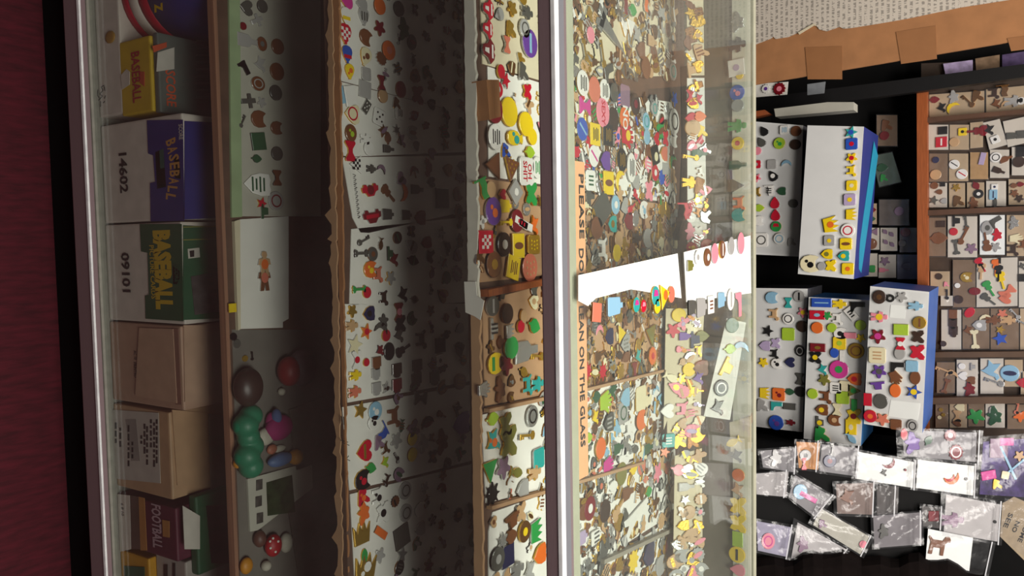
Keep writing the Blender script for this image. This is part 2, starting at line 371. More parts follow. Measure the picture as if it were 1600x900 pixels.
def scatter(poly, pl, h, where, dx, dy, smin, smax, shapes, faces, rims, seed, thick=.0022, tight=.62, skip=0.0, grp=None):
    """fill a card (given by its outline in the photograph) with small pins in loose rows, leaving room round the ones already set"""
    rr = random.Random(seed); xs = [p[0] for p in poly]; ys = [p[1] for p in poly]
    x = min(xs) + dx * .5; row = 0
    while x < max(xs):
        y = min(ys) + dy * (.5 if row % 2 else .95)
        while y < max(ys):
            px, py = x + rr.uniform(-.22, .22) * dx, y + rr.uniform(-.2, .2) * dy
            s = rr.uniform(smin, smax)
            if inside((px, py), poly) and rr.random() > skip:
                ok = True
                for q in PINS:
                    if q['where'] == where or True:
                        ex = (q['s'] * q['asp'] * .5 + s * .5) * tight * dx / dy * 1.15; ey = (q['s'] * .5 + s * .5) * tight
                        if abs(q['x'] - px) < ex and abs(q['y'] - py) < ey and ((q['x'] - px) / ex) ** 2 + ((q['y'] - py) / ey) ** 2 < 1: ok = False; break
                if ok:
                    mo = rr.choice([None, None, 'dot', 'patch', 'bar', 'stripes', 'oval', 'band'])
                    PINS.append(dict(x=px, y=py, shape=rr.choice(shapes), s=s, rim=rr.choice(rims), face=rr.choice(faces), rot=rr.uniform(-40, 40), asp=rr.uniform(.85, 1.2),
                                     mo=mo, mc=rr.choice(faces) if mo else None, txt=None, pl=pl, h=h, where=where, thick=thick, key=False, grp=grp or 'pins on ' + where))
            y += dy
        x += dx; row += 1
ORD = ['', 'first', 'second', 'third', 'fourth', 'fifth', 'sixth', 'seventh', 'eighth', 'ninth', 'tenth', 'eleventh', 'twelfth', 'thirteenth', 'fourteenth', 'fifteenth', 'sixteenth', 'seventeenth', 'eighteenth', 'nineteenth', 'twentieth']
def ordn(i): return ORD[i] if i <= 20 else 'twenty-' + ORD[i - 20]
def pin_label(d):
    c = CNAME[d['face']]; s = SNAME[d['shape']]
    if d['shape'] == 'circle' and (d['asp'] < .85 or d['asp'] > 1.2): s = 'oval'
    t = f"{c} {s} {'badge' if d['shape'] == 'circle' else 'pin'}"
    if d['txt']: t += ' with lettering'
    elif d['mo'] and d['mc'] != d['face']: t += f" with {CNAME[d['mc']]} {MWORD[d['mo']]}"
    return t + ' on ' + d['where']
def pin_matrix(d):
    pl = d['pl']; s = d['s'] * pl.scale(d['x'], d['y'])
    return Matrix.Translation(pl.at(d['x'], d['y'], d['h'])) @ (pl.basis(d['rot']) @ Matrix.Diagonal((s, s * d['asp'], d['thick']))).to_4x4(), s
def build_pins(limit=300):
    ind, stuff = [], []
    for rnd in (True, False):            # round button badges and shaped enamel pins are two kinds
        a = sorted([d for d in PINS if (d['shape'] == 'circle') == rnd], key=lambda d: (not d['txt'], not d['key'], -d['s'] * (.6 + .4 * d['asp'])))
        ind += a[:limit]; stuff += a[limit:]
    by = {}
    for d in ind: by.setdefault(pin_label(d), []).append(d)
    for lb, ds in by.items():
        ds.sort(key=lambda d: d['y'])
        for i, d in enumerate(ds):
            d['label'] = lb if len(ds) == 1 else (f"{'topmost' if i == 0 else 'lowest' if i == len(ds) - 1 else ordn(i + 1)} {lb}")
    for d in ind:
        rim, en, _, _ = pin_meshes(d['shape']); M, s = pin_matrix(d)
        rnd = d['shape'] == 'circle'; r_ = put(rim, 'button_badge' if rnd else 'enamel_pin', M, pm(d['rim'])); tag(r_, d['label'], 'badge' if rnd else 'pin', d['grp'])
        put(en, 'enamel_face', M, pm(d['face']), r_)
        if d['mo']: put(motif(d['mo'])[0], 'motif', M, pm(d['mc']), r_)
        if d['txt']:
            B = d['pl'].basis(d['rot']); L = max(len(q) for q in d['txt'].split('\n')); nl = d['txt'].count('\n') + 1
            sz = min(.8 * s / (L * .56), .8 * s * d['asp'] / (nl * .95))
            text(d['txt'], M.translation + d['pl'].n * d['thick'] * 1.35, B, sz, pm(d['mc'] or 'k'), r_)
    # the rest: one stuff object
    keyl = []; vs = []; fs = []; mi = []
    def idx(c):
        if c not in keyl: keyl.append(c)
        return keyl.index(c)
    for d in stuff:
        _, _, a, b = pin_meshes(d['shape']); M, s = pin_matrix(d)
        for (dv, df), c in ((a, d['rim']), (b, d['face'])) + (((motif(d['mo'])[1]), d['mc']),) * bool(d['mo']):
            o = len(vs); vs.extend(M @ V(v) for v in dv); k = idx(c)
            for f in df: fs.append(tuple(o + i for i in f)); mi.append(k)
    if vs:
        o = mk('small_pins', vs, fs, [pm(c) for c in keyl], None, False, mi)
        tag(o, 'hundreds of tiny crowded pins filling the cards and trays inside the case', 'pins', None, 'stuff')
    print('PINS', len(PINS), 'individual', len(ind), 'stuff', len(stuff))

# ================================================================== THE SETTING
tag(box('floor', (-2.5, -1.5, -.05), (2.5, 3.0, 0), mat('shade_toned_red_carpet', '480b18', .95, 0, .35, 120, .5, 0, (1, .18, 1))), kind='structure', label='dark red carpet floor in front of the display case')  # carpet colour darkened in place of a standing viewer's shadow
tag(box('wall_back', (-2.5, 2.75, 0), (2.5, 2.85, 3.2), mat('dark_wall', '1d1916', .9, 0, .2, 8)), kind='structure', label='dark back wall behind the shelves')

# ------------------------------------------------------------------ display case
YF = .72                         # front glass
ZT = 1.012                         # top glass
VF = ver(YF)
zB0 = VF.at(160, 450).z          # case floor
zA = ver(YF + .025).at(366, 450).z
zB = ver(YF + .025).at(536, 450).z
zC = ver(YF + .025).at(752, 450).z
YR = hor(ZT).at(1177, 450).y     # rear edge
X0, X1 = -1.05, 1.15
case = empty('display_case', (0, (YF + YR) / 2, 0), 'glass-fronted display counter with dark metal rails, shelves packed with pins', 'display case')
box('shade_plinth', (X0 + .05, YF + .012, 0), (X1 - .05, YR - .05, zB0 - .07), M_black, case)  # black and set forward to stand in for the shade under the case
box('case_floor', (X0, YF - .004, zB0 - .03), (X1, YR, zB0), mat('grey_base_board', '8d8a80', .7), case)
zr = VF.at(133, 450).z
box('bottom_rail', (X0, YF - .014, zr), (X1, YF + .012, zB0 - .004), M_rail, case, .003)
box('lip_highlight', (X0, YF - .016, zB0 - .008), (X1, YF - .0125, zB0 - .001), mat('painted_highlight', 'f2f2f4'), case, .001)  # near-white strip painting the highlight along the bottom rail
zt0 = ver(YF - .012).at(846, 450).z; zt1 = ZT + .002
box('top_rail', (X0, YF - .012, zt0), (X1, YF + .02, zt1 - .002), M_rail, case, .002)
yt1 = hor(zt1).at(885, 450).y
ycap = hor(zt1).at(876, 450).y
box('edge_highlight', (X0, YF - .013, zt1 - .003), (X1, ycap, zt1 + .0025), mat('painted_highlight', 'f2f2f4', .3, .2, .03), case, .001)  # bright strip standing in for the glint on the cap's front edge
box('rail_cap', (X0, ycap, zt1 - .003), (X1, yt1, zt1 + .0015), M_silver, case)
box('rail_groove', (X0, yt1, ZT - .004), (X1, yt1 + .003, ZT + .0006), M_black, case)
box('front_glass', (X0, YF, zB0), (X1, YF + .004, zt0 + .002), M_glassF, case)
box('top_glass', (X0, yt1 - .006, ZT - .005), (X1, YR, ZT), M_glassT, case)
yg = hor(ZT - .0065).at(901, 450).y
box('gasket', (X0, yt1 + .002, ZT - .011), (X1, yg, ZT - .0065), M_gasket, case)
PR = ver(YR - .012)              # inner face of the rear panel
zs0 = PR.at(1143, 450).z
box('rear_panel', (X0, YR - .010, zC - .02), (X1, YR, ZT - .006), mat('grey_brown_sliding_door', '8a8172', .45, 0, .15, 9), case)
box('rear_trim', (X0, YR, ZT - .03), (X1, YR + .012, ZT + .002), M_gasket, case, .002)
box('end_panel', (X0 - .02, YF, 0), (X0, YR, ZT), M_black, case)
box('end_panel', (X1, YF, 0), (X1 + .02, YR, ZT), M_black, case)
M_shelf = mat('worn_brown_shelf', '5d4436', .7, 0, .2, 30)
box('shelf', (X0, YF + .014, zA - .011), (X1, YR - .012, zA), M_shelf, case)
box('shelf', (X0, YF + .018, zB - .012), (X1, YR - .012, zB), M_shelf, case)
box('shelf', (X0, YF + .018, zC - .014), (X1, YR - .012, zC), M_shelf, case)
box('shelf_edge', (X0, YF + .008, zA - .013), (X1, YF + .014, zA + .0), mat('worn_wood_edge', '9c7058', .7, 0, .2, 20, .1, 0, (.2, 8, 8)), case)
PA, PB, PC = hor(zA), hor(zB), hor(zC)
VL = ver(YF + .022)

# torn cardboard and foam lips along the shelf fronts
def lip(name, label, cat, x0f, x1f, mt, y0=-40, y1=940, step=9, seed=1, j0=3, j1=1, Y=YF + .022, t=.004, par=None):
    rr = random.Random(seed); a, b = [], []
    pl = ver(Y); y = y0
    while y <= y1:
        step = rr.uniform(4, 16); tear = rr.uniform(4, 8) if (j0 > 3 and rr.random() < .12) else 0
        a.append(pl.at(x0f(y) + rr.uniform(-j0, j0) * rr.random() - tear, y)); b.append(pl.at(x1f(y) + rr.uniform(-j1, j1), y)); y += step
    vs = a + b; n = len(a); vs = vs + [v + V((0, t, 0)) for v in vs]; N = 2 * n
    fs = []
    for i in range(n - 1):
        fs += [(i, i + 1, n + i + 1, n + i), (N + i + 1, N + i, N + n + i, N + n + i + 1), (i, N + i, N + i + 1, i + 1), (n + i + 1, N + n + i + 1, N + n + i, n + i)]
    fs += [(0, n, N + n, N), (n - 1, N + n - 1, N + N - 1, 2 * n - 1)]
    o = mk(name, vs, fs, mt, par)
    if label: tag(o, label, cat)
    return o
trayB = empty('cardboard_tray', (0, YF + .03, zB), 'long brown cardboard tray with torn front edge on the middle shelf', 'tray')
lip('torn_edge', None, None, lambda y: 511 + y * .018, lambda y: 519 + y * .018, M_board2, seed=4, j0=3.5, j1=1.5, Y=YF + .015, t=.002, par=trayB)
lip('front_wall', None, None, lambda y: 514 + y * .018, lambda y: 529 + y * .016, M_board, seed=5, j0=1, j1=1.2, Y=YF + .018, t=.003, par=trayB)
lip('foam_strip', 'dirty white foam strip edging the upper shelf, with brown scuffs', 'foam strip', lambda y: 725 + y * .014, lambda y: 741 + y * .014, M_white, y1=470, seed=6, j0=.8, j1=1.6, Y=YF + .012)
lip('shelf_edging', 'bare tan cardboard strip edging the upper shelf beside the torn white card', 'cardboard strip', lambda y: 729 + y * .013, lambda y: 743 + y * .012, M_board2, y0=472, seed=8, j0=.8, j1=1.5, Y=YF + .012)

# warning sign under the top glass
PS = hor(ZT - .0125)
sg = [(905, 255), (919, 255), (919, 480), (905, 480)]
M_sign = mat('orange_paper', 'f0b080', .8, 0, .05, 20)
sign = empty('warning_sign', hor(ZT - .013).at(911, 480), 'orange paper strip lettered in capitals, taped along the rail under the glass', 'sign')
s0, s1 = PS.at(904, 252), PS.at(920, 742)
box('paper', (s0.x, PS.at(901, 480).y, ZT - .0135), (s1.x, PS.at(916.5, 480).y, ZT - .0128), M_sign, sign)
def sign_text(s, x, ya, yb, sz=.0148):
    a, b = PS.at(x, ya), PS.at(x, yb); me = text_mesh(s, 'CENTER', .0); wd = max(v.co.x for v in me.vertices) - min(v.co.x for v in me.vertices)
    text(s, (a + b) / 2 + V((0, 0, .0005)), PS.basis(), sz, M_ink, sign, abs(b.x - a.x) / (wd * sz), .012)
sign_text('PLEASE', 908, 272, 372)
sign_text("DON'T", 908, 388, 462)
sign_text('LEAN ON THE GLASS', 909, 478, 698)

# ================================================================== BOTTOM SHELF: boxes
VB = ver(YF + .008)              # front faces of the boxes, right behind the glass
BZ = VB.basis()
def hexm(name, h, rough=.55, var=.08): return mat(name, h, rough, 0, var, 40)
W_BOX = hexm('white_box_board', 'cfc4bb'); T_BOX = hexm('tan_box_board', 'b4906f'); P_BOX = hexm('pinkish_box_board', 'b08d78')
def stack_box(name, label, ya, yb, xa, xb, depth, mt, group=None, tilt=0, xm=None, off=0.0, bev=.003):
    """a box behind the glass whose front spans picture columns ya..yb and picture x xa..xb"""
    xm = xm or (xa + xb) / 2; pl = ver(YF + .008 + off)
    a, b = pl.at(xm, ya), pl.at(xm, yb); z0, z1 = pl.at(xa, (ya + yb) / 2).z, pl.at(xb, (ya + yb) / 2).z
    z0 = max(z0, zB0 + .001)
    r_ = empty(name, ((a.x + b.x) / 2, pl.p.y + depth / 2, z0), label, 'box', group)
    r_['_'] = 0; del r_['_']
    body = box('box_body', (a.x, pl.p.y, z0), (b.x, pl.p.y + depth, z1), mt, r_, bev)
    return r_, z0, z1, a.x, b.x
def face_sheet(name, pts, mt, par, off=.0006, Y=None, t=.0006):
    pl = ver((Y if Y else YF + .008) - off); return prism(name, [pl.at(x, y) for x, y in pts], pl.n, t, mt, par)
def top_sheet(name, pts, z, mt, par, t=.0008):
    pl = hor(z); return prism(name, [pl.at(x, y) for x, y in pts], pl.n, t, mt, par)
def face_text(s, x, y, wpx, hpx, mt, par, rot=0, bold=.02, off=.0014, Y=None):
    pl = ver((Y if Y else YF + .008) - off); me = text_mesh(s, 'CENTER', bold); wd = max(v.co.x for v in me.vertices) - min(v.co.x for v in me.vertices)
    sc = pl.scale(x, y); hz = abs(pl.at(x + hpx / 2, y).z - pl.at(x - hpx / 2, y).z) / .72
    text(s, pl.at(x, y), pl.basis(rot), hz, mt, par, wpx * sc / (wd * hz), bold)
def top_text(s, x, y, wpx, hpx, z, mt, par, rot=0, bold=.02):
    pl = hor(z); me = text_mesh(s, 'CENTER', bold); wd = max(v.co.x for v in me.vertices) - min(v.co.x for v in me.vertices)
    sc = pl.scale(x, y); hz = abs(pl.at(x + hpx / 2, y).y - pl.at(x - hpx / 2, y).y) / .72
    text(s, pl.at(x, y) + V((0, 0, .0005)), pl.basis(rot), hz, mt, par, wpx * sc / (wd * hz), bold)
M_y = hexm('yellow_print', 'c9a51e'); M_gr = hexm('grey_green_carton', '5a615c'); M_or = hexm('orange_print', 'c4512c'); M_lab = hexm('white_label', 'c9c2b8')
M_bl = hexm('deep_blue_print', '2a2a72'); M_yo = hexm('orange_yellow_print', 'c08a48'); M_grn = hexm('deep_green_print', '1f5236'); M_mar = hexm('maroon_print', '571a30')
M_dk = hexm('near_black_print', '1a1717'); M_red = hexm('red_print', 'a8142c'); M_ph = hexm('photo_grey_print', '4b4646', .4, .5); M_olv = hexm('olive_print', '7a7a3a')

# white flat box with handwriting, under the yellow and grey one
r_, z0, z1, xa, xb = stack_box('flat_box', 'white flat box with black handwriting under the yellow carton', -60, 183, 140, 187, .2, W_BOX)
def scribble(par, pts, wpx=1.2, Y=None, name='handwriting', off=.0014):
    pl = ver((Y if Y else YF + .008) - off); vs = []; fs = []
    for (ax, ay, bx, by) in pts:
        d = V((bx - ax, by - ay)).normalized() * 1; nx, ny = -d.y * wpx / 2, d.x * wpx / 2; b = len(vs)
        vs += [pl.at(ax + nx, ay + ny), pl.at(ax - nx, ay - ny), pl.at(bx - nx, by - ny), pl.at(bx + nx, by + ny)]; fs.append((b, b + 1, b + 2, b + 3))
    return mk(name, vs, fs, M_ink, par)
scribble(r_, [(163, 133, 158, 136), (158, 136, 161, 141), (161, 141, 156, 147), (156, 147, 160, 150), (160, 150, 154, 157), (163, 135, 164, 142), (165, 149, 163, 154), (157, 158, 157, 167), (153, 140, 152, 148), (152, 148, 155, 153), (164, 158, 161, 161)])
r2 = blob('brown_stain', VB.at(172, 58, .002), (.010, .002, .014), hexm('ochre_stain', 'a8803c'), r_)
# yellow carton
r_, z0, z1, xa, xb = stack_box('yellow_carton', 'yellow carton with red lettering standing on the white flat box', 60, 178, 188, 236, .17, M_y)
face_text('BASEBALL', 212, 120, 78, 13, M_red, r_)
face_sheet('orange_flash', [(218, 112), (226, 112), (226, 135), (219, 130)], M_or, r_)
face_sheet('torn_patch', [(189, 118), (198, 108), (203, 112), (203, 132), (191, 140)], W_BOX, r_)
zc = z1 + .001
r_ = empty('grey_carton', (.0, YF + .1, zc), 'grey green carton with orange lettering and blank white price label', 'box')
a, b = hor(zc).at(240, 52), hor(zc).at(240, 176)
box('box_body', (a.x, YF + .012, zc), (b.x, YF + .25, zc + .012), M_gr, r_, .003)
zt_ = zc + .0125
top_sheet('price_label', [(246, 82), (272, 74), (272, 108), (244, 112)], zt_, M_lab, r_)
top_text('SCORE', 266, 138, 56, 15, zt_, M_or, r_)
top_sheet('orange_flash', [(238, 72), (260, 66), (260, 74), (240, 82)], zt_, M_or, r_)
for i in range(9): top_sheet('ridge', [(306 + (i % 2) * 0, 62 + i * 11), (334, 62 + i * 11), (334, 66 + i * 11), (306, 66 + i * 11)], zt_, hexm('ridge_grey', '6c716c'), r_)
# red white and blue tin at the far left of the row
r_ = empty('striped_tin', VB.at(200, 10), 'rounded tin with red and white stripes and a dark blue top', 'tin')
pl = ver(YF + .012); a0 = pl.at(190, 20).z
cx = pl.at(240, -28).x; R0 = abs(pl.at(240, 49).x - cx)
def tin(name, z0_, z1_, mt):
    lathe(name, [(R0 * .97, z0_), (R0, z0_ + .002), (R0, z1_ - .002), (R0 * .97, z1_)], mt, r_, Matrix.Translation((cx, YF + .012 + R0, 0)), 36)
zz = [pl.at(q, 0).z for q in (188, 198, 212, 226, 312)]
tin('red_band', zz[0], zz[1], M_red); tin('white_band', zz[1], zz[2], W_BOX); tin('red_band', zz[2], zz[3], M_red); tin('blue_band', zz[3], zz[4], M_bl)
face_text('Z', 247, 12, 14, 12, M_y, r_, 0, .05, .004)
# blue carton 14602
def card_carton(name, label, ya, yb, num, numx, notch, mcol, lid0, lid1):
    r_, z0, z1, xa, xb = stack_box(name, label, ya, yb, 160, lid1, .26, W_BOX)
    ymid = (ya + yb) / 2
    face_sheet('printed_sleeve', notch, mcol, r_)
    top_sheet('printed_top', [(lid1 + 1, ya + 3), (352, ya + 6), (352, yb - 6), (lid1 + 1, yb - 3)], z1 + .0004, mcol, r_)
    face_text(num, numx, ymid + 2, 62, 12, M_dk, r_, 0, .03)
    return r_, z1
r_, z1 = card_carton('card_carton', 'blue and white card carton stamped 14602', 186, 346, '14602', 192, [(230, 188), (286, 187), (288, 345), (236, 346), (235, 286), (243, 284), (240, 243), (232, 240)], M_bl, 0, 287)
for i, ch in enumerate('BASEBALL'):
    t_ = i / 7; face_text(ch, 266 + 6 * math.sin(math.pi * t_), 222 + 85 * t_, 10, 15, M_yo, r_, (t_ - .5) * -20, .03)
face_sheet('green_flash', [(243, 238), (256, 232), (260, 292), (246, 295)], hexm('green_print', '2c5a50'), r_)
face_sheet('banner', [(272, 243), (281, 250), (283, 280), (274, 278)], M_olv, r_)
face_text('SCORE', 282, 206, 24, 6, W_BOX, r_); face_sheet('white_mark', [(286, 326), (292, 326), (291, 335), (286, 335)], W_BOX, r_) if False else None
# green carton 09101
r_, z1 = card_carton('card_carton', 'dark green card carton with yellow BASEBALL lettering, stamped 09101', 349, 503, '09101', 196, [(219, 350), (284, 350), (287, 502), (228, 498), (227, 462), (233, 460), (231, 395), (221, 393)], M_grn, 0, 285)
face_text('BASEBALL', 253, 421, 124, 24, M_y, r_, 0, .065)
face_text('PICTURE CARDS', 238, 425, 84, 7, M_y, r_, 0, .02)
face_sheet('banner', [(270, 402), (275, 402), (281, 412), (281, 444), (271, 444)], M_y, r_)
face_text('SCORE', 275.5, 427, 28, 6, M_grn, r_, 0, .03, .0022)
zt_ = z1 + .0015
for yy in (354, 374): top_sheet('yellow_line', [(286, yy), (350, yy - 2), (350, yy - .2), (286, yy + 1.8)], zt_, M_olv, r_)
top_sheet('small_photo', [(293, 389), (311, 387), (312, 402), (294, 404)], zt_, M_lab, r_); top_sheet('small_photo_image', [(296, 392), (303, 391), (303, 401), (297, 402)], zt_ + .001, M_dk, r_)
top_sheet('player_photo', [(298, 432), (344, 424), (350, 486), (304, 492)], zt_, M_ph, r_)
# pinkish plain carton
r_, z0, z1, xa, xb = stack_box('plain_carton', 'plain pinkish brown carton with a folded front flap and small print', 506, 632, 165, 284, .22, P_BOX)
face_sheet('front_flap', [(219, 512), (272, 514), (278, 630), (213, 618)], hexm('flap_board', 'b8967f'), r_, .0008, None, .002)
face_sheet('tape_strip', [(270, 513), (279, 514), (284, 632), (275, 632)], hexm('tape_pink', '8c6658'), r_, .0012, None, .0008)
face_text('AC 10', 211, 555, 14, 4, M_dk, r_); face_text('PRINTED', 211, 578, 24, 4, M_dk, r_)
top_sheet('lid_flap', [(286, 508), (322, 508), (325, 630), (288, 628)], z1 + .0003, hexm('flap_board', 'b8967f'), r_, .002)
# big tan carton with pasted label
r_, z0, z1, xa, xb = stack_box('tan_carton', 'tan cardboard carton with a white pasted address label', 637, 768, 170, 266, .24, T_BOX, off=0.0)
face_sheet('address_label', [(176, 640), (248, 645), (251, 755), (182, 748)], hexm('pale_label', 'b9b0a8'), r_)
for i, (x, y0_, y1_) in enumerate([(181, 660, 694), (188, 668, 700), (201, 664, 724), (207, 690, 722), (221, 680, 700), (226, 662, 704), (230, 666, 730), (236, 655, 700), (241, 660, 724), (245, 655, 722)]):
    rr = random.Random(i); y = y0_
    while y < y1_ - 4:
        l_ = rr.uniform(4, 11); face_sheet('print_line', [(x - 1.4, y), (x + 1.4, y + .3), (x + 1.4, y + l_), (x - 1.4, y + l_)], M_dk, r_, .0014, None, .0003); y += l_ + 3
face_sheet('grey_smudge', [(196, 655), (213, 655), (219, 720), (205, 720)], hexm('smudge_grey', '8f8782'), r_, .0012, None, .0003)
top_sheet('lid_flap', [(268, 640), (322, 645), (326, 762), (276, 758)], z1 + .0003, T_BOX, r_, .002)
top_sheet('side_flap', [(325, 646), (352, 650), (356, 764), (329, 764)], z1 + .0003, hexm('grey_tan_board', '8f8270'), r_, .002)
# maroon football carton
r_, z0, z1, xa, xb = stack_box('maroon_carton', 'maroon football card carton in clear wrap with an orange stripe and white end', 782, 862, 180, 275, .18, M_mar)
face_sheet('white_end', [(184, 772), (203, 774), (205, 858), (188, 862)], W_BOX, r_)
face_sheet('brown_band', [(204, 774), (217, 776), (220, 858), (206, 858)], hexm('brown_band_print', '5b463c'), r_)
face_sheet('orange_stripe', [(217, 776), (226, 778), (230, 860), (220, 860)], hexm('amber_print', 'b07a40'), r_)
face_text('FOOTBALL', 244, 822, 70, 14, hexm('pale_pink_print', 'b79aa4'), r_, 0, .03)
face_sheet('amber_patch', [(254, 812), (265, 814), (265, 840), (255, 838)], hexm('amber_print', 'b07a40'), r_)
face_text('6 8 10', 191, 796, 20, 4, M_dk, r_)
# green carton behind it, with white label
zg = z1 + .001
a, b = hor(zg).at(290, 775), hor(zg).at(290, 900)
r_ = empty('green_carton', ((a.x + b.x) / 2, YF + .12, zg), 'dark green carton with blank white label lying on the maroon carton', 'box')
box('box_body', (a.x, YF + .03, zg), (b.x, YF + .26, zg + .018), M_grn, r_, .004)
top_sheet('white_label', [(285, 790), (312, 806), (312, 858), (288, 858)], zg + .0185, M_lab, r_)
top_sheet('dark_photo', [(322, 790), (362, 790), (370, 880), (330, 880)], zg + .0185, M_dk, r_)
# yellow box with green picture, cut by the frame
r_, z0, z1, xa, xb = stack_box('yellow_box', 'yellow box with a green picture panel at the bottom edge of the photo', 866, 985, 186, 234, .15, hexm('amber_yellow_print', 'c08a10'))
face_sheet('picture_panel', [(194, 884), (226, 886), (228, 960), (198, 960)], M_grn, r_)
r_, z0, z1, xa, xb = stack_box('white_packet', 'crumpled white printed packet beside the yellow box', 872, 1000, 246, 292, .15, hexm('greyish_white_print', 'a39a94'), off=.012)
face_sheet('print_block', [(256, 882), (262, 882), (262, 930), (256, 930)], M_dk, r_, .0006, YF + .02); face_sheet('print_block', [(270, 880), (274, 880), (274, 930), (270, 930)], M_dk, r_, .0006, YF + .02)

# ================================================================== SHELF A (lowest pin shelf)
HA = .0015
sleeve = empty('plastic_sleeve', PA.at(400, 170), 'pale card in a green-tinted plastic sleeve on the lowest pin shelf', 'card sleeve')
sheet('card', PA, [(369, -40), (500, -40), (500, 338), (371, 338)], .0006, .0012, mat('dull_white_card', 'b8b5a8', .75, 0, .06, 20), sleeve)
sheet('green_edge', PA, [(355, -40), (372, -40), (376, 339), (360, 340)], .0006, .0035, mat('green_acrylic_edge', '9fb38a', .25, 0, .12, 20, 0, .3), sleeve)
add_pins('''
384 12 heart 24 dk dgy
409 10 circle 20 dk dgy
400 32 cross 24 sv gy R30
379 41 circle 12 bz dr
386 64 bottle 40 sv gy
408 69 circle 22 sv br A.9 dot:sv
433 73 circle 24 bz br
381 107 boot 22 dk k R-60
405 100 bird 26 sv gy
432 112 circle 27 bz br
402 131 circle 22 sv br A1.2 ring:gy
430 145 circle 24 dk dgy
387 158 cross 28 dk dgy R10
408 160 flower 18 sv gy
403 186 cathead 28 bz br
378 190 key 22 dk dgy R-30
403 221 rect 27 dk dg R8
400 248 leaf 20 dk dg
401 288 shield 40 sv w A1.3 lines:dg
408 318 star 20 gd r
430 314 circle 30 sv gy ring:dr
431 200 cathead 22 bz br
432 240 circle 22 dk dgy
432 278 bow 24 dk br
412 330 hat 24 sv dg
''', PA, HA + .0004, 'the green-edged sleeve', grp='pins in the green-edged sleeve')
# white card with double figure pin
wc = sheet('blank_card', PA, [(372, 343), (450, 338), (450, 498), (441, 503), (441, 512), (373, 514)], .001, .0015, M_card); tag(wc, 'curled white card holding one double pin on the lowest pin shelf', 'card')
pg = sheet('card_stack', PA, [(362, 346), (371, 343), (372, 514), (368, 516)], .0004, .006, M_cream); tag(pg, 'thin stack of cream cards along the shelf edge beside the blank white card', 'cards')
add_pins('''
412 413 figure 34 sv tn R90 A1.2 dot:o
412 434 figure 34 sv br R90 A1.2 dot:sa
362 481 rect 14 gd y
''', PA, .003, 'the blank white card')
add_pins('364 526 circle 12 dk k\n369 537 circle 14 sv dgy\n382 560 circle 10 gd gd\n393 556 key 14 dk k', PA, .0005, 'the lowest shelf beside the blank card')
lin_ = sheet('shelf_liner', PA, [(362, 515), (520, 515), (530, 930), (376, 930)], .0001, .0004, mat('grey_liner_paper', '6f6a63', .8, 0, .15, 14)); tag(lin_, 'grey paper liner under the toys on the lowest pin shelf', 'paper')
# toys
def P3(x, y, h): return PA.at(x, y, h)
toy = empty('green_toy', PA.at(395, 690), 'bumpy dark green plastic toy with orange feet lying on the lowest pin shelf', 'toy')
Gm = mat('green_vinyl', '1f7a5a', .45, 0, .06, 20); Om = mat('orange_vinyl', 'c9861e', .5, 0, .06, 20)
def sp(x, y, rx, rd): s = PA.scale(x, y); return (rx * s, rx * s, rx * s)
def seg(name, x, y, r, mt, par, sq=(1, 1, 1), lift=None):
    s = PA.scale(x, y); R_ = r * s; c = PA.at(x, y, R_ * sq[2] * (1 if lift is None else lift)) ; return blob(name, c, (R_ * sq[0], R_ * sq[1], R_ * sq[2]), mt, par, 3)
bm = bmesh.new()
for (x, y, r) in [(398, 650, 17), (390, 664, 19), (394, 682, 17), (400, 697, 17), (392, 712, 19), (398, 728, 18)]:
    s = PA.scale(x, y); c = PA.at(x - 6, y, r * s * 1.07)
    g = bmesh.ops.create_icosphere(bm, subdivisions=3, radius=r * s * 1.05, matrix=Matrix.Translation(c - toy.location))
body = bm_mk('body', bm, Gm, toy, True, toy.location)
rm = body.modifiers.new('fuse', 'REMESH'); rm.mode = 'VOXEL'; rm.voxel_size = .0025; rm.use_smooth_shade = True
seg('foot', 372, 724, 8, Om, toy)
seg('foot', 462, 714, 12, Om, toy)
seg('leg', 438, 718, 12, mat('blue_vinyl', '56709e', .5), toy, (.9, 2.0, .8)); seg('hem', 425, 702, 8, mat('coral_vinyl', 'a8644c', .5), toy, (1, 1.2, .6))
seg('mitt', 415, 682, 14, mat('offwhite_vinyl', 'b9b3a4', .6), toy, (1, 1.2, .6)); seg('cuff', 436, 701, 8, mat('offwhite_vinyl', 'b9b3a4', .6), toy, (.7, 1.6, .5))
eg = seg('brown_egg', 388, 605, 30, mat('dark_brown_vinyl', '3a2823', .4), None, (1, .82, .62)); tag(eg, 'smooth dark brown egg-shaped toy above the green toy', 'toy')
mg = empty('magenta_toy', PA.at(438, 665), 'magenta and blue plush toy lying behind the green toy', 'toy')
seg('body', 436, 668, 20, mat('magenta_plush', '8e1a5c', .8, 0, .1, 40, .3), mg, (1.0, 1.3, .6)); seg('arm', 424, 660, 10, mat('magenta_plush', '8e1a5c'), mg, (1.6, 1, .8)); seg('scarf', 432, 652, 9, mat('slate_blue_plush', '4b5e8c', .8), mg, (1.5, .9, .9), 1.8)
seg('white_hand', 440, 612, 6, mat('offwhite_vinyl', 'b9b3a4'), mg); 
rp = empty('red_toy', PA.at(470, 585), 'red and purple rounded toy in the shade of the shelf above', 'toy')
seg('body', 452, 580, 23, mat('red_vinyl', '8a1a1c', .5), rp, (1, .8, .8)); seg('side', 472, 575, 26, mat('purple_grey_vinyl', '54404a', .5), rp, (1.1, .9, .8))
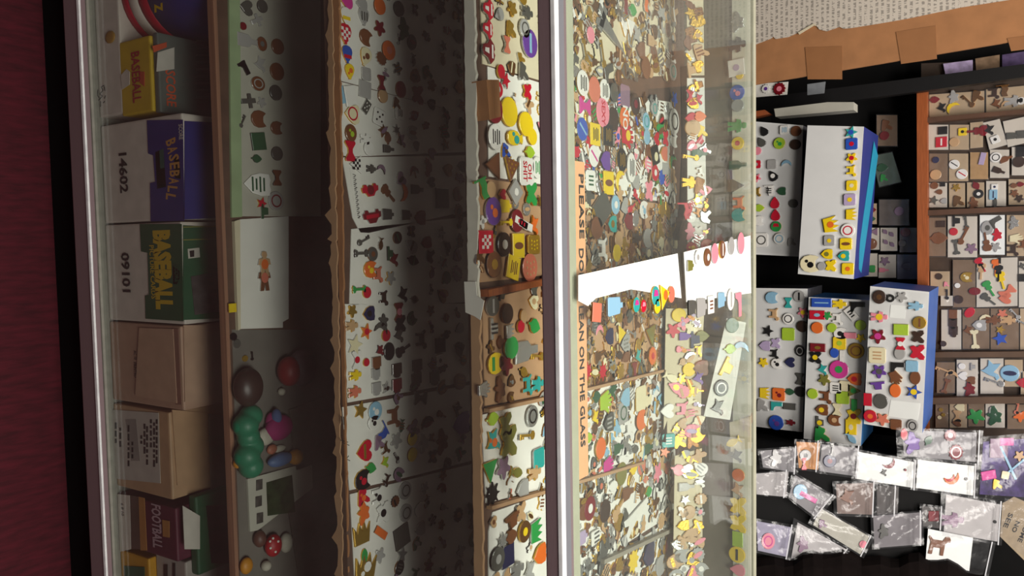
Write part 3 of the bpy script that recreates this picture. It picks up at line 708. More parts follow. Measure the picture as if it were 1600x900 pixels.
# framed card with green picture
fc = empty('picture_card', PA.at(430, 775), 'white card with a green picture and three small dark squares', 'card')
sheet('card', PA, [(384, 748), (478, 722), (485, 728), (486, 762), (400, 828), (388, 830)], .001, .004, mat('dull_white_card', 'b8b5a8'), fc)
sheet('picture', PA, [(416, 754), (456, 742), (461, 800), (418, 806)], .0052, .0005, mat('green_picture', '2d3f26', .3, 0, .6, 50), fc)
for (x, y) in ((405, 758), (404, 784), (406, 810)): sheet('small_picture', PA, [(x - 5, y - 8), (x + 5, y - 10), (x + 5, y + 6), (x - 5, y + 9)], .0052, .0005, mat('grey_picture', '4a4844', .4, 0, .5, 80), fc)
dt = empty('dotted_toy', PA.at(428, 852), 'small toy in a red skirt with white polka dots beside the picture card', 'toy')
seg('skirt', 427, 852, 16, mat('red_skirt', 'a81820', .5), dt, (1.1, .9, .7)); seg('trim', 447, 848, 14, mat('offwhite_vinyl', 'b9b3a4'), dt, (1.1, .8, .6)); seg('body', 406, 842, 13, mat('brown_vinyl', '5b3a30', .5), dt, (1, .8, .7)); seg('shoe', 385, 884, 11, Om, dt, (1.2, 1, .7)); seg('hand', 416, 884, 8, mat('offwhite_vinyl', 'b9b3a4'), dt)
s_ = PA.scale(427, 852)
for (x, y) in ((421, 846), (428, 842), (434, 849), (424, 857), (431, 859)):
    c = PA.at(x, y, .020); d = (CAM - c).normalized(); ctr = PA.at(427, 852, 16 * s_ * .7)
    v = (c - ctr); v = V((v.x, v.y, v.z)).normalized(); blob('dot', ctr + V((v.x * 16 * s_ * 1.1, v.y * 16 * s_ * .9, v.z * 16 * s_ * .7)), (.0022,) * 3, M_card, dt, 1)
blk = sheet('dark_booklet', PA, [(450, 640), (505, 620), (512, 715), (460, 735)], .001, .004, mat('grey_booklet', '6a655c', .6)); tag(blk, 'grey booklet lying flat at the back of the lowest pin shelf', 'booklet')
bk2 = sheet('grey_card', PA, [(445, 770), (520, 740), (528, 930), (470, 930)], .001, .003, mat('grey_card', '5b554e', .7)); tag(bk2, 'grey card lying behind the red dotted toy', 'card')

# ================================================================== SHELF B (middle shelf of cards)
HB = .0028
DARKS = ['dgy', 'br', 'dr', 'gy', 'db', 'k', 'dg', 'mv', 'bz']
MIX = ['sv', 'sv', 'gd', 'bz', 'gy', 'w', 'br', 'dr', 'dgy', 'tn', 'r', 'k', 'sv', 'gd', 'b', 'o', 'cr']
ALLS = ['circle', 'shield', 'cluster', 'shard', 'charm', 'bird', 'dog', 'fish', 'bfly', 'cathead', 'leaf', 'figure', 'heart', 'badge', 'flower', 'hat', 'key', 'guitar', 'drop', 'crescent', 'star']
def bcard(label, pts, where, h=.0004, mt=None):
    o = sheet('pin_card', PB, pts, h, .0012, mt or M_card); tag(o, label, 'card', 'cards of pins on the middle shelf'); return o
C1 = [(519, -60), (765, -60), (765, 175), (735, 180), (523, 124)]
C2 = [(524, 126), (765, 188), (765, 236), (545, 245), (535, 243)]
C3 = [(534, 246), (765, 242), (765, 322), (575, 364), (562, 363), (550, 340)]
C4 = [(548, 358), (765, 335), (765, 470), (620, 478), (545, 476)]
C5 = [(533, 475), (765, 474), (765, 590), (542, 629)]
C6 = [(534, 636), (765, 596), (765, 712), (650, 742), (545, 766)]
C7 = [(546, 772), (765, 718), (765, 960), (556, 960)]
bcard('white card of balloon pins at the top of the middle shelf', C1, 'c1')
bcard('white card with the red heart face pin and the white dice pin', C2, 'c2', .0004)
bcard('white card with handwriting and two red car pins', C3, 'c3', .0004)
bcard('white card with orange animal pins, half in shade', C4, 'c4', .0004)
bcard('white card with rows of brown and grey mug pins', C5, 'c5', .0004)
bcard('white card with the big red heart and blue round pins', C6, 'c6', .0004)
bcard('white card with gold crown pins at the bottom of the middle shelf', C7, 'c7', .0004)
hw = sheet('note', PB, [(546, 262), (563, 262), (568, 350), (556, 340)], .0018, .0003, M_card)
tag(hw, 'handwritten paper note beside the red car pins', 'note')
def strokes(pl, pts, wpx, h, par, name='handwriting'):
    vs, fs = [], []
    for ax, ay, bx, by in pts:
        d = V((bx - ax, by - ay)); d = d.normalized() if d.length else V((1, 0)); nx, ny = -d.y * wpx / 2, d.x * wpx / 2; b = len(vs)
        vs += [pl.at(ax + nx, ay + ny, h), pl.at(ax - nx, ay - ny, h), pl.at(bx - nx, by - ny, h), pl.at(bx + nx, by + ny, h)]; fs.append((b, b + 1, b + 2, b + 3))
    return mk(name, vs, fs, M_ink, par)
rr = random.Random(2); st = []
for k in range(11):
    y = 272 + k * 6.4; x = 553 + k * .7; st += [(x - 2, y, x + 3, y + 2), (x + 3, y + 2, x - 1 + rr.uniform(-1, 2), y + 4), (x - 1, y + 4, x + 2, y + 5)]
strokes(PB, st, .9, .0024, hw)
strokes(PB, [(532, 688, 544, 691), (536, 692, 546, 696), (539, 684, 540, 694), (545, 712, 541, 717), (541, 717, 547, 720), (533, 650, 534, 664), (540, 652, 541, 665), (537, 651, 538, 664)], 1.1, .0019, bpy.data.objects['pin_card.005'])
W1 = 'the topmost middle-shelf card'
add_pins('''
541 4 drop 24 gd m
564 7 drop 24 sv gy
592 10 circle 26 bz o
622 14 circle 24 dk dgy
539 25 drop 27 gd w R90 band:y
567 26 drop 28 sv gy R90 stripes:dgy
538 53 drop 32 gd r R90 check:w
541 85 drop 27 gd b R90 band:r
545 112 drop 24 gd y R90 patch:o
570 58 cathead 26 bz br R-20
570 89 drop 30 gd cr R70 patch:br
571 116 rrect 20 sv gy
592 44 flower 26 bz dr
606 79 circle 30 bz o dot:sa
630 46 cluster 30 dk dg
''', PB, HB - .001, W1)
W2 = 'the card with the dice'
add_pins('''
532 148 rect 28 sv lb A.4 R15
546 150 rect 32 sv w A.75 R12
569 140 rect 26 sv gy R-5
549 178 heart 32 gd cr ring:r
571 167 rect 22 sv dgy R-35 A.6 dots5:w
591 183 rrect 26 sv w R-14 dots5:k
595 130 bow 24 bz dr
597 150 circle 22 bz tn
625 140 circle 26 bz dr A.9
651 148 bfly 28 bz dr
623 177 rrect 20 sv w lines:dgy
618 203 snow 18 sv dgy
547 208 circle 27 bz br A.9 patch:lg
571 218 figure 26 sv w
605 216 leaf 20 bz br R90
546 236 bow 32 gd r
575 232 circle 22 sv w
606 233 bottle 24 dk dgy
''', PB, HB - .001, W2)
W3 = 'the card of car pins'
add_pins('''
555 257 tri 28 sv w R180 check:k
579 264 figure 20 dk dgy
577 297 car 38 gd r R-80 dot:dr
580 338 car 42 sv dr R-82 bar:r
606 303 guitar 34 bz br R-40
626 300 crescent 30 bz o R-90
651 296 bottle 28 dk dgy
690 310 rect 32 dk k
655 340 shield 26 bz dr
605 335 fob 26 sv dgy
634 336 fob 24 sv dgy
668 262 car 30 bz dr
''', PB, HB - .001, W3)
W4 = 'the card of orange animals'
add_pins('''
567 376 key 28 dk dgy R-70
581 397 circle 22 bz dgy dot:br
563 396 bone 30 dk dgy R90
577 421 cathead 28 gd o patch:y
589 429 dog 26 bz sa
572 457 circle 18 gd r
560 452 bone 30 gd g R90
614 405 bird 24 bz dr
609 434 flower 24 gd gy
608 396 hat 22 dk dg
598 466 dog 24 dk db
628 460 bird 26 dk k
''', PB, HB - .001, W4)
W5 = 'the card of mug pins'
add_pins('''
549 486 flower 22 gd gd
575 490 shield 26 gd nv dot:k
548 509 figure 28 gd tn
571 518 star 26 gd o dot:r
622 487 bow 28 bz dr dot:pk
624 506 bfly 26 dk k
602 524 circle 19 gd r
594 518 crescent 30 dk dgy R-20
622 523 bird 26 dk dgy
607 549 circle 28 dk k A.85
629 546 guitar 34 dk k R20
657 531 dog 30 dk db
687 539 rect 24 dk k
686 563 rrect 18 sv w dot:k
553 539 star 34 sv cr
556 562 bow 28 sv w dot:r
571 566 circle 13 gd r
587 566 mug 24 sv br
554 586 figure 26 gd y
586 583 mug 22 sv gy
587 606 mug 24 sv gy
619 577 mug 26 dk db
651 571 mug 26 dk db
619 601 mug 26 dk dr
650 592 mug 26 dk db
678 589 mug 26 dk dgy
553 612 figure 28 gd sa
''', PB, HB - .001, W5)
W6 = 'the card with the red heart'
add_pins('''
562 641 star 28 gd gd
585 642 circle 30 sv lb patch:w
582 660 cathead 24 sv w patch:k
614 652 dog 34 bz br
656 622 bow 30 sv dgy R80
594 676 flag 28 sv b R-60
568 705 heart 34 gd r bar:gd
578 731 leaf 26 gd g R-20
590 691 charm 24 sv mv
618 688 flower 28 sv gy
643 685 circle 22 bz y
643 710 circle 22 bz y
661 693 cluster 26 sv gy
690 690 cluster 34 bz br
719 662 shield 40 sv p A1.1
600 722 bird 20 gd lg
565 750 cathead 34 gd k patch:r
''', PB, HB - .001, W6)
W7 = 'the lowest middle-shelf card'
add_pins('''
565 776 charm 28 gd r patch:o
567 801 cluster 32 gd o
564 834 crown 38 gd gd R90
570 888 crown 48 gd gd R80 patch:w
589 776 dog 32 sv w patch:k
597 801 bfly 32 sv w dot:k
632 766 circle 28 sv gy ring:dgy
633 801 circle 28 sv gy ring:dgy
594 832 rect 30 bz o A.4 R50
627 838 rect 34 dk dgy R10
627 866 star 24 sv sv
655 796 cathead 24 sv w
655 826 shield 24 sv gy
568 868 circle 22 gd g A.6
662 762 flower 20 sv gy
592 868 flower 26 sv gy
''', PB, HB - .001, W7)
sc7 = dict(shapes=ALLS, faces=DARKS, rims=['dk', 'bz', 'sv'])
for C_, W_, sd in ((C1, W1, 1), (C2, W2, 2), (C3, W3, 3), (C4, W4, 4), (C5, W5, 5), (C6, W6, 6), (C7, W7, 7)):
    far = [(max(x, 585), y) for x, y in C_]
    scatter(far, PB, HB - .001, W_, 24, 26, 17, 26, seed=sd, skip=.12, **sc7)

# ================================================================== SHELF C (upper shelf of trays, seen through front and top glass)
def ccard(label, pts, h, mt=None, t=.0015, cat='card'):
    o = sheet('pin_card', PC, pts, h, t, mt or M_card); tag(o, label, cat, 'cards of pins on the upper shelf'); return o
# card outlines on the shelf plane (picture coordinates)
K1 = [(748, -40), (752, 100), (850, 128), (1050, 118), (1062, -60)]
K2 = [(760, 104), (850, 132), (1050, 160), (1062, 318), (900, 296), (762, 276)]
K3 = [(740, 284), (762, 280), (900, 300), (1062, 322), (1062, 398), (905, 424), (742, 442)]
K4 = [(752, 470), (905, 430), (1062, 402), (1064, 555), (1030, 578), (918, 604), (756, 634)]
K5 = [(751, 648), (915, 610), (1064, 562), (1072, 690), (905, 748), (758, 786)]
K6 = [(768, 800), (905, 752), (1074, 694), (1092, 800), (960, 860), (762, 945), (762, 830)]
K7 = [(790, 950), (960, 868), (1092, 806), (1100, 960)]
for K_ in (K1, K2, K3, K4, K5, K6, K7): K_[:] = [(min(x, 1054), y) for x, y in K_]
ccard('cream card of red lip pins at the top of the upper shelf', K1, .0004, M_cream)
ccard('white card of yellow ovals and round slogan pins on the upper shelf', K2, .0004)
ccard('brown cardboard sheet of novelty pins below the slogan pins', K3, .0004, M_board2)
ccard('brown cardboard tray floor with green and gold pins', K4, .0004, M_board2)
ccard('white card with the spider pin and olive butterfly', K5, .0004)
ccard('rounded white card of small metal pins near the bottom of the photo', K6, .0004)
ccard('white card of grey pins in the lowest corner under the top glass', K7, .0004)
# rims of the trays
def rim_strip(label, pts, hgt, wpx, mt):
    vs, fs = [], []
    for i in range(len(pts) - 1):
        (ax, ay), (bx, by) = pts[i], pts[i + 1]
        a, b = PC.at(ax, ay, .002), PC.at(bx, by, .002); d = (b - a).normalized(); n_ = V((-d.y, d.x, 0)) * wpx
        k = len(vs); q = [a - n_, a + n_, b + n_, b - n_]; vs += q + [p + V((0, 0, hgt)) for p in q]
        fs += [(k, k + 1, k + 2, k + 3), (k + 4, k + 7, k + 6, k + 5), (k, k + 4, k + 5, k + 1), (k + 1, k + 5, k + 6, k + 2), (k + 2, k + 6, k + 7, k + 3), (k + 3, k + 7, k + 4, k)]
    o = mk('tray_rim', vs, [f[::-1] for f in fs], mt); tag(o, label, 'tray rim'); return o
M_rim = mat('grey_card_rim', '9a9284', .6, 0, .08, 30)
rim_strip('brown wooden divider between the novelty pins and the green pins', [(750, 458), (853, 438), (905, 427)], .012, .004, M_wood)
rim_strip('tan cardboard divider between the brown tray and the spider card', [(756, 641), (915, 607), (1035, 578)], .008, .0022, M_board2)
rim_strip('tan cardboard divider under the spider pin', [(760, 792), (905, 750), (1000, 722)], .008, .0022, M_board2)
rim_strip('grey rounded tray rim crossing the lowest corner under the glass', [(935, 876), (960, 865), (1040, 828), (1054, 821)], .010, .0032, M_rim)
rim_strip('dark brown divider between the two rows of trays, above the white paper', [(1066, 105), (1068, 230), (1064, 330), (1050, 372)], .012, .006, mat('dark_brown_divider', '4a3628', .6))
rim_strip('dark brown divider between the two rows of trays, below the white paper', [(1036, 480), (1036, 580), (1034, 650), (1030, 690)], .012, .004, mat('dark_brown_divider', '4a3628', .6))
# torn white card bits at the shelf front
o = sheet('torn_card', ver(YF + .0115), [(726, 440), (744, 440), (746, 462), (757, 470), (751, 500), (742, 494), (728, 488)], 0, .001, M_card); tag(o, 'torn white card hanging over the upper shelf edge', 'card')
o = sheet('brown_box_end', PC, [(737, 128), (757, 128), (760, 185), (742, 190)], .002, .02, M_board); tag(o, 'small brown cardboard box end at the upper shelf front', 'box')
HC = .0021
Q1 = 'the cream card of lips'
add_pins('''
762 15 lips 34 sv r teeth:w
761 46 lips 32 sv r teeth:w
763 80 lips 40 sv dr teeth:w
799 14 flower 26 gd gd
796 46 charm 26 gd gd
790 70 bow 26 sv sa
822 20 figure 32 sv dgy
818 45 circle 30 sv gy ring:dgy
826 68 circle 44 sv p A1.0 bar:lb
905 42 dog 24 gd gd
921 55 circle 26 sv pk
940 30 rect 44 sv sv A.3 R-30
974 8 flag 26 sv dr
987 16 leaf 30 sv g
1006 4 flag 26 sv o
955 55 tower 60 sv sv R-25 A1.8
985 40 tri 30 gd w R30
1000 78 shield 30 bz br
1018 65 bottle 34 bz tn
1008 106 circle 34 bz br
1050 112 circle 28 sv gy ring:t
940 85 key 44 sv gd R15
950 112 boot 34 bz dgy R20
912 78 bone 34 sv gd R20
''', PC, HC + .0016, Q1)
Q2 = 'the slogan pin card'
add_pins('''
781 112 circle 22 gd r A.9
788 126 star 26 sv r
776 140 circle 26 sv r dot:gy
815 112 charm 28 sv dgy
822 143 bfly 24 gd r
771 171 circle 44 bz dr
794 175 circle 46 gd y
820 194 circle 38 gd y A1.1
772 214 circle 40 sv w lines:k
803 216 pine 40 gd y A1.1 patch:t
830 214 circle 26 gd y
826 238 leaf 30 gd lg
769 258 tri 42 bz br R180
796 258 tri 40 gd br R140 dots:gd
821 268 rrect 44 sv w A.95 r:r TOH|SHIT
838 262 circle 34 sv w lines:g
909 130 circle 40 gd w lines:k
927 140 circle 40 gd sa
943 142 circle 36 gd w lines:dgy
958 145 circle 30 dk dgy
975 150 rrect 34 sv mv
991 163 circle 34 bz db dot:dr
912 166 bow 38 sv m R90
940 176 circle 46 gd pk r:r TSEXY
957 186 circle 36 dk db
974 184 circle 34 gd o x:w TNO
908 202 circle 36 sv b slash:lb
928 210 rect 34 gd y lines:k
948 211 rect 34 gd k lines:gd
979 212 hand 42 gd r dot:y
1008 190 circle 28 sv lb ring:t
1021 170 circle 24 sv gy ring:t
1052 155 flower 26 gd b
1052 190 circle 40 sv w ring:k
1009 214 circle 24 sv lb
1024 217 heart 22 sv r
1038 216 bfly 24 sv r
926 244 circle 34 sv w A1.0 slash:m
944 251 shield 34 dk p
970 250 circle 36 gd k lines:gd
985 262 circle 46 sv w A.7 lines:k
1022 243 rect 30 gd k R20 eye:cr
1036 240 shield 26 gd sa
949 286 rect 36 gd y oval:br
968 284 crescent 36 gd y R50
921 282 rrect 32 sv w stripes:dg
1022 270 circle 26 sv r dot:w
1039 264 fob 28 sv gy
1012 298 bfly 32 sv pk
992 285 shield 26 sv gy
''', PC, HC + .0016, Q2)
Q3 = 'the brown novelty sheet'
add_pins('''
751 296 flag 34 gd g R20
765 296 circle 26 bz tn
783 304 heart 18 gd r
804 300 rect 30 sv gy R45 dot:w
828 303 bfly 36 gd g
769 330 circle 44 sv p A1.0 patch:o
788 322 fob 32 gd y
789 347 key 36 gd y R90
806 345 circle 36 bz dr A1.0
812 348 rect 40 sv w A.3 R70 stripes:r
819 352 rect 42 sv w A.3 R75
832 352 bird 32 gd o
757 378 rect 36 dk r A1.1 check:w
786 382 circle 38 dk db dot:w
808 384 rect 38 gd y A.9 oval:br
832 382 rrect 30 gd gd A1.2 dots:y
770 413 circle 42 dk br dot:gd
800 418 rect 36 gd y A1.0 R-15 lines:br
826 418 circle 44 bz sa dots:tn
940 326 rect 42 sv dgy R35 A1.2
960 320 circle 30 sv lb dot:w
931 356 circle 36 bz br A1.1
955 350 shield 30 sv t dot:gd
985 325 guitar 30 sv r R30
1004 328 cathead 30 sv w patch:lb
980 345 shield 32 sv dr
940 390 dog 38 sv w
965 375 circle 28 gd tn
962 395 circle 28 gd y
993 372 figure 34 gd db
1010 372 cathead 32 sv gy
1030 360 charm 28 gd gd
1005 345 key 30 bz br
''', PC, HC + .0016, Q3)
Q4 = 'the brown tray'
add_pins('''
768 478 circle 32 sv dgy A1.1 bar:gy
791 490 circle 32 bz db
816 494 circle 22 gd tn A.8
770 513 hat 34 sv sv stripes:dk
795 518 crown 24 sv sv
812 510 circle 20 gd r
833 509 leaf 36 gd g R-20
797 543 circle 36 gd g A1.1
821 548 bottle 66 sv sv A1.0
771 568 cathead 36 gd y band:g
790 570 flower 36 bz dr
755 607 hand 30 sv sv
780 608 cluster 34 bz br
822 602 dog 34 gd t
838 600 figure 36 gd t
838 556 key 40 gd gd R80
935 520 crescent 26 sv pk
950 526 shield 30 gd nv
970 521 tri 28 gd y
985 520 key 36 gd sv R70
995 556 bird 26 gd t
1018 556 circle 28 gd o dot:r
1015 520 tri 36 gd ol R160
936 555 guitar 40 gd bz R10
965 555 fish 30 gd db R80
916 580 spider 32 gd r
940 580 spider 32 gd r
968 580 sun 30 gd gd
990 580 bow 28 gd dr
900 556 circle 26 bz br
''', PC, HC + .0016, Q4)
Q5 = 'the spider card'
add_pins('''
768 654 leaf 34 gd lg
788 664 bfly 36 gd ol
768 690 bird 42 gd t R20 patch:o
793 690 bfly 48 gd ol
764 736 tri 38 gd g R-90
785 730 flower 40 sv mv
768 772 spider 40 dk k
805 738 fish 36 gd ol R70
830 650 circle 34 sv sv ring:dk
822 680 key 44 sv gd R80
840 716 rrect 32 sv t
834 738 figure 36 gd tn
815 765 shield 34 sv gy
930 620 leaf 30 gd dg
945 626 hand 40 gd lg
975 622 shield 34 sv lb
1000 622 rrect 38 gd cr
972 645 rrect 34 sv gy ring:dg
928 652 bird 26 gd y
1000 656 cathead 34 bz o
950 660 shield 34 dk dgy stripes:gy
980 670 dog 34 sv w
937 700 circle 34 gd o A1.0
949 726 hand 34 sv m
918 684 leaf 26 gd lg
915 726 bow 28 gd dg
1012 700 bottle 32 sv dg
990 702 fish 30 sv dgy R80
965 700 bottle 34 sv dg
''', PC, HC + .0016, Q5)
Q6 = 'the rounded white card'
add_pins('''
800 812 hat 38 bz br R-80
797 838 leaf 36 bz br
818 830 circle 34 gd bz dot:y
836 830 crown 36 sv g
792 868 rect 34 sv nv
776 873 circle 38 dk dgy dot:gy
842 866 shield 36 gd o
806 890 figure 40 sv sv
826 892 bird 34 sv gy
812 800 bfly 30 sv tn
784 845 snow 30 sv sv
920 794 circle 38 gd dr dot:w
944 798 circle 36 bz db
988 732 leaf 30 gd y
1026 738 flower 34 sv pk
1012 768 leaf 26 gd g
955 760 fish 40 sv w R80
1050 772 shield 36 bz tn
1055 805 bottle 44 bz br
995 800 tower 60 sv w A1.6 R20
970 740 circle 36 gd ol
980 770 bottle 40 bz br
930 838 fob 34 sv w stripes:dgy
908 840 fob 34 sv li
965 795 guitar 44 gd tn R30
''', PC, HC + .0016, Q6)
Q7 = 'the lowest corner card'
add_pins('''
988 876 sun 40 gd y
1012 866 shield 44 dk nv
1046 850 circle 40 gd dr dot:br
940 870 cluster 44 dk dgy
1030 884 cathead 34 sv gy
''', PC, HC + .0016, Q7)
CS = dict(shapes=ALLS, rims=['sv', 'gd', 'bz', 'sv', 'dk'], tight=.5)
FC = ['gd', 'bz', 'sv', 'br', 'tn', 'w', 'gy', 'bz', 'cr', 'dgy', 'sv', 'gd', 'br', 'sv', 'gd', 'bz', 'tn']
EXTRA = dict(Q1=['bz', 'br', 'gd'], Q2=['r', 'b', 'w', 'w', 'g', 'pk'], Q3=['bz', 'br', 'gd'], Q4=['gd', 'bz', 'dgy'], Q5=['w', 'gy', 'dg', 'sa', 'lb'], Q6=['br', 'w', 'gy', 'sa', 'tn'], Q7=['gy', 'w', 'dgy', 'nv'])
for i_, (K_, Q_, e_) in enumerate(((K1, Q1, 'Q1'), (K2, Q2, 'Q2'), (K3, Q3, 'Q3'), (K4, Q4, 'Q4'), (K5, Q5, 'Q5'), (K6, Q6, 'Q6'), (K7, Q7, 'Q7'))):
    back = [(max(x, 884), y) for x, y in K_]; front = [(min(x, 872), y) for x, y in K_]
    scatter(back, PC, HC, Q_, 9.5, 18, 20, 32, faces=FC + EXTRA[e_], seed=11 + i_, **CS)
    scatter(back, PC, HC, Q_, 7.5, 14, 13, 19, faces=FC + EXTRA[e_], seed=81 + i_, shapes=ALLS, rims=['sv', 'gd', 'bz', 'dk'], tight=.55)
    scatter(front, PC, HC, Q_, 18, 24, 18, 26, faces=FC + EXTRA[e_], seed=51 + i_, shapes=ALLS, rims=['sv', 'gd', 'bz', 'dk'], tight=.68, skip=.05)
# second row of cards, leaning up against the rear panel
PD = Plane((0, 1.25, zC), (0, -.7, .71), (0, 1, 1))
D1 = [(1072, -40), (1098, -40), (1100, 118), (1074, 118)]
D2 = [(1073, 122), (1100, 122), (1104, 385), (1074, 392)]
D4 = [(1040, 482), (1100, 482), (1096, 560), (1094, 690), (1036, 700)]
for n_, (D, nm) in enumerate(((D1, 'cream card of gold charms leaning at the rear of the case'), (D2, 'pale card of red and gold pins leaning at the rear of the case'), (D4, 'buff card of silver and yellow pins leaning below the white paper'))):
    o = sheet('leaning_card', PD, D, .001, .0015, M_cream if n_ != 1 else M_card); tag(o, nm, 'card')
E2 = 'the leaning rear card'
add_pins('''
1078 150 bow 26 sv r
1090 155 bird 24 sv r
1078 185 heart 24 gd r
1092 182 leaf 32 gd o
1082 200 circle 34 gd tn
1095 205 charm 24 gd y
1079 245 key 36 gd gd R80
1092 240 bottle 34 sv dg
1078 285 figure 36 gd gd
1093 290 charm 34 gd bz
1070 330 flag 34 sv r
1078 362 cluster 30 sv pk
1090 362 flower 26 sv w
''', PD, .003, E2)
E3 = 'the leaning buff card'
add_pins('''
1060 492 circle 28 gd y A1.1
1051 516 flower 32 sv r
1072 525 bottle 32 sv p
1085 530 hat 36 sv nv
1095 525 leaf 36 gd ol
1048 590 fish 36 sv cr R60
1076 577 circle 28 gd y
1078 612 fob 32 gd y
1066 640 dog 34 sv pk
1042 642 heart 30 sv w
1093 575 shield 36 gd br
1090 590 bird 30 sv p
1044 688 rrect 28 sv t stripes:w
1038 706 star 24 gd o
1060 690 charm 28 gd gd
1080 690 charm 28 gd bz
''', PD, .003, E3)
D5 = [(1054, 712), (1096, 700), (1098, 960), (1050, 960)]
o = sheet('leaning_card', PD, D5, .001, .0015, M_cream); tag(o, 'buff card of pale pins leaning in the lowest corner of the case', 'card')
add_pins('1078 836 shield 36 sv tn\n1060 734 leaf 36 sv pk R-20\n1072 760 bottle 34 sv gy\n1076 800 circle 28 gd tn\n1064 868 cathead 32 sv gy', PD, .003, 'the leaning corner card')
scatter(D5, PD, .003, 'the leaning corner card', 12, 22, 18, 26, faces=['gd', 'w', 'sv', 'gy', 'tn', 'pk'], seed=24, **CS)
scatter(D1, PD, .003, 'the leaning charm card', 12, 22, 18, 26, faces=['gd', 'bz', 'sv', 'br', 'tn'], seed=21, **CS)
scatter(D2, PD, .003, E2, 12, 22, 16, 24, faces=['gd', 'r', 'sv', 'w', 'pk', 'bz'], seed=22, **CS)
scatter(D4, PD, .003, E3, 12, 22, 16, 24, faces=['gd', 'cr', 'sv', 'pk', 'bz', 'tn', 'li'], seed=23, **CS)
for d in PINS:
    if d['where'].startswith('the leaning') and d['key']: d['s'] *= .78
# rear strip of pins (vertical card on the inside of the rear panel)
so = sheet('rear_strip', PR, [(1144, -60), (1172, -60), (1174, 960), (1146, 960)], .002, .0015, mat('off_white_strip', 'd8d6c6', .7, 0, .05, 20)); tag(so, 'long off-white card strip of pins along the rear edge of the case', 'card strip')
E4 = 'the long rear strip'
add_pins('''
1153 35 cluster 26 sv sv
1152 70 figure 34 dk k A.8
1151 106 rect 26 sv w R5 dot:li
1156 118 circle 12 gd y
1152 145 circle 24 sv b patch:pk
1153 165 circle 20 sv gy
1152 197 figure 30 sv g
1153 224 circle 20 gd y dot:r
1153 258 bottle 28 sv dg
1152 290 tri 22 dk dgy
1155 318 dog 24 gd o
1154 336 cathead 22 gd t
1146 690 fish 26 gd y R-60
1151 712 bird 22 dk k
1154 742 circle 20 gd o
1152 765 bird 24 bz tn
1153 790 bfly 28 gd y
1153 817 bfly 28 gd y
1153 842 rect 24 sv lg A.7
1152 866 circle 26 gd y bar:k
1153 890 drop 24 sv pk
''', PR, .0038, E4)
# white papers lying on the top glass, with pins along their edges
PT = hor(ZT)
wp = sheet('white_paper', PT, [(903, 430), (1058, 396), (1064, 466), (1004, 455), (985, 452), (930, 466), (918, 478), (903, 470)], .0003, .0008, mat('bright_paper', 'f1f3ef', .7, 0, .02, 12)); tag(wp, 'torn white paper lying on the top glass across the orange sign', 'paper')
wp = sheet('white_paper', PT, [(1068, 394), (1172, 368), (1173, 458), (1072, 472)], .0003, .0008, mat('bright_paper', 'f1f3ef')); tag(wp, 'blank white card on the top glass with round pins along one edge', 'card')
E5 = 'the papers on the glass'
add_pins('''
992 476 circle 24 gd t half:m
1003 478 circle 20 gd r half:pk
1022 462 circle 30 gd t half:m
1025 478 circle 24 gd y half:t
1037 461 tri 40 gd y R10 dot:o
930 488 rect 30 bz sa R-8
959 478 fob 44 sv lb A1.2
1047 460 circle 26 gd sa
1077 415 fob 26 sv ol
1088 402 circle 22 sv w dot:gy
1104 402 circle 28 bz br dot:w
1115 396 circle 32 sv pk
1127 390 circle 28 gd br bar:w
1141 384 circle 28 sv gy
1156 380 circle 34 sv pk
1080 480 fob 34 dk dgy
1095 480 fob 44 sv gy
1109 476 rect 28 sv w stripes:br
1126 468 fob 36 sv lb
1140 468 circle 34 sv w A1.0 bar:gy
1153 476 boot 38 sv pk R-90
''', PT, .0014, E5)
PW = Plane((0, 1.28, .93), (0, -.62, .78), (0, 1, .8))
o = sheet('slanted_card', PW, [(1135, 497), (1165, 504), (1140, 656), (1099, 650)], 0, .0012, M_card); tag(o, 'slanting white card of five pins by the rear strip', 'card')
add_pins('''
1143 508 circle 24 sv dg
1140 545 leaf 24 gd lg
1156 548 crescent 30 sv lb
1135 574 hat 32 gd y R-30
1126 606 circle 26 dk k ring:w
1120 636 bird 28 dk dgy
''', PW, .0016, 'the slanting white card')
o = sheet('tan_strip', PR, [(1140, 660), (1174, 650), (1174, 700), (1142, 706)], .0036, .0008, M_cream); tag(o, 'tan card piece pinned over the rear strip below the slanting card', 'card')

# ================================================================== BEHIND THE COUNTER
tag(box('back_cabinet', (-1.3, 1.66, 0), (1.5, 2.7, .80), M_black), 'black cabinet behind the counter carrying the boxes of pins', 'cabinet')
YP = 2.30
tag(box('backdrop', (-1.3, YP, .80), (1.5, YP + .03, 2.2), M_black), 'black upright panel behind the boxes of pins', 'panel')
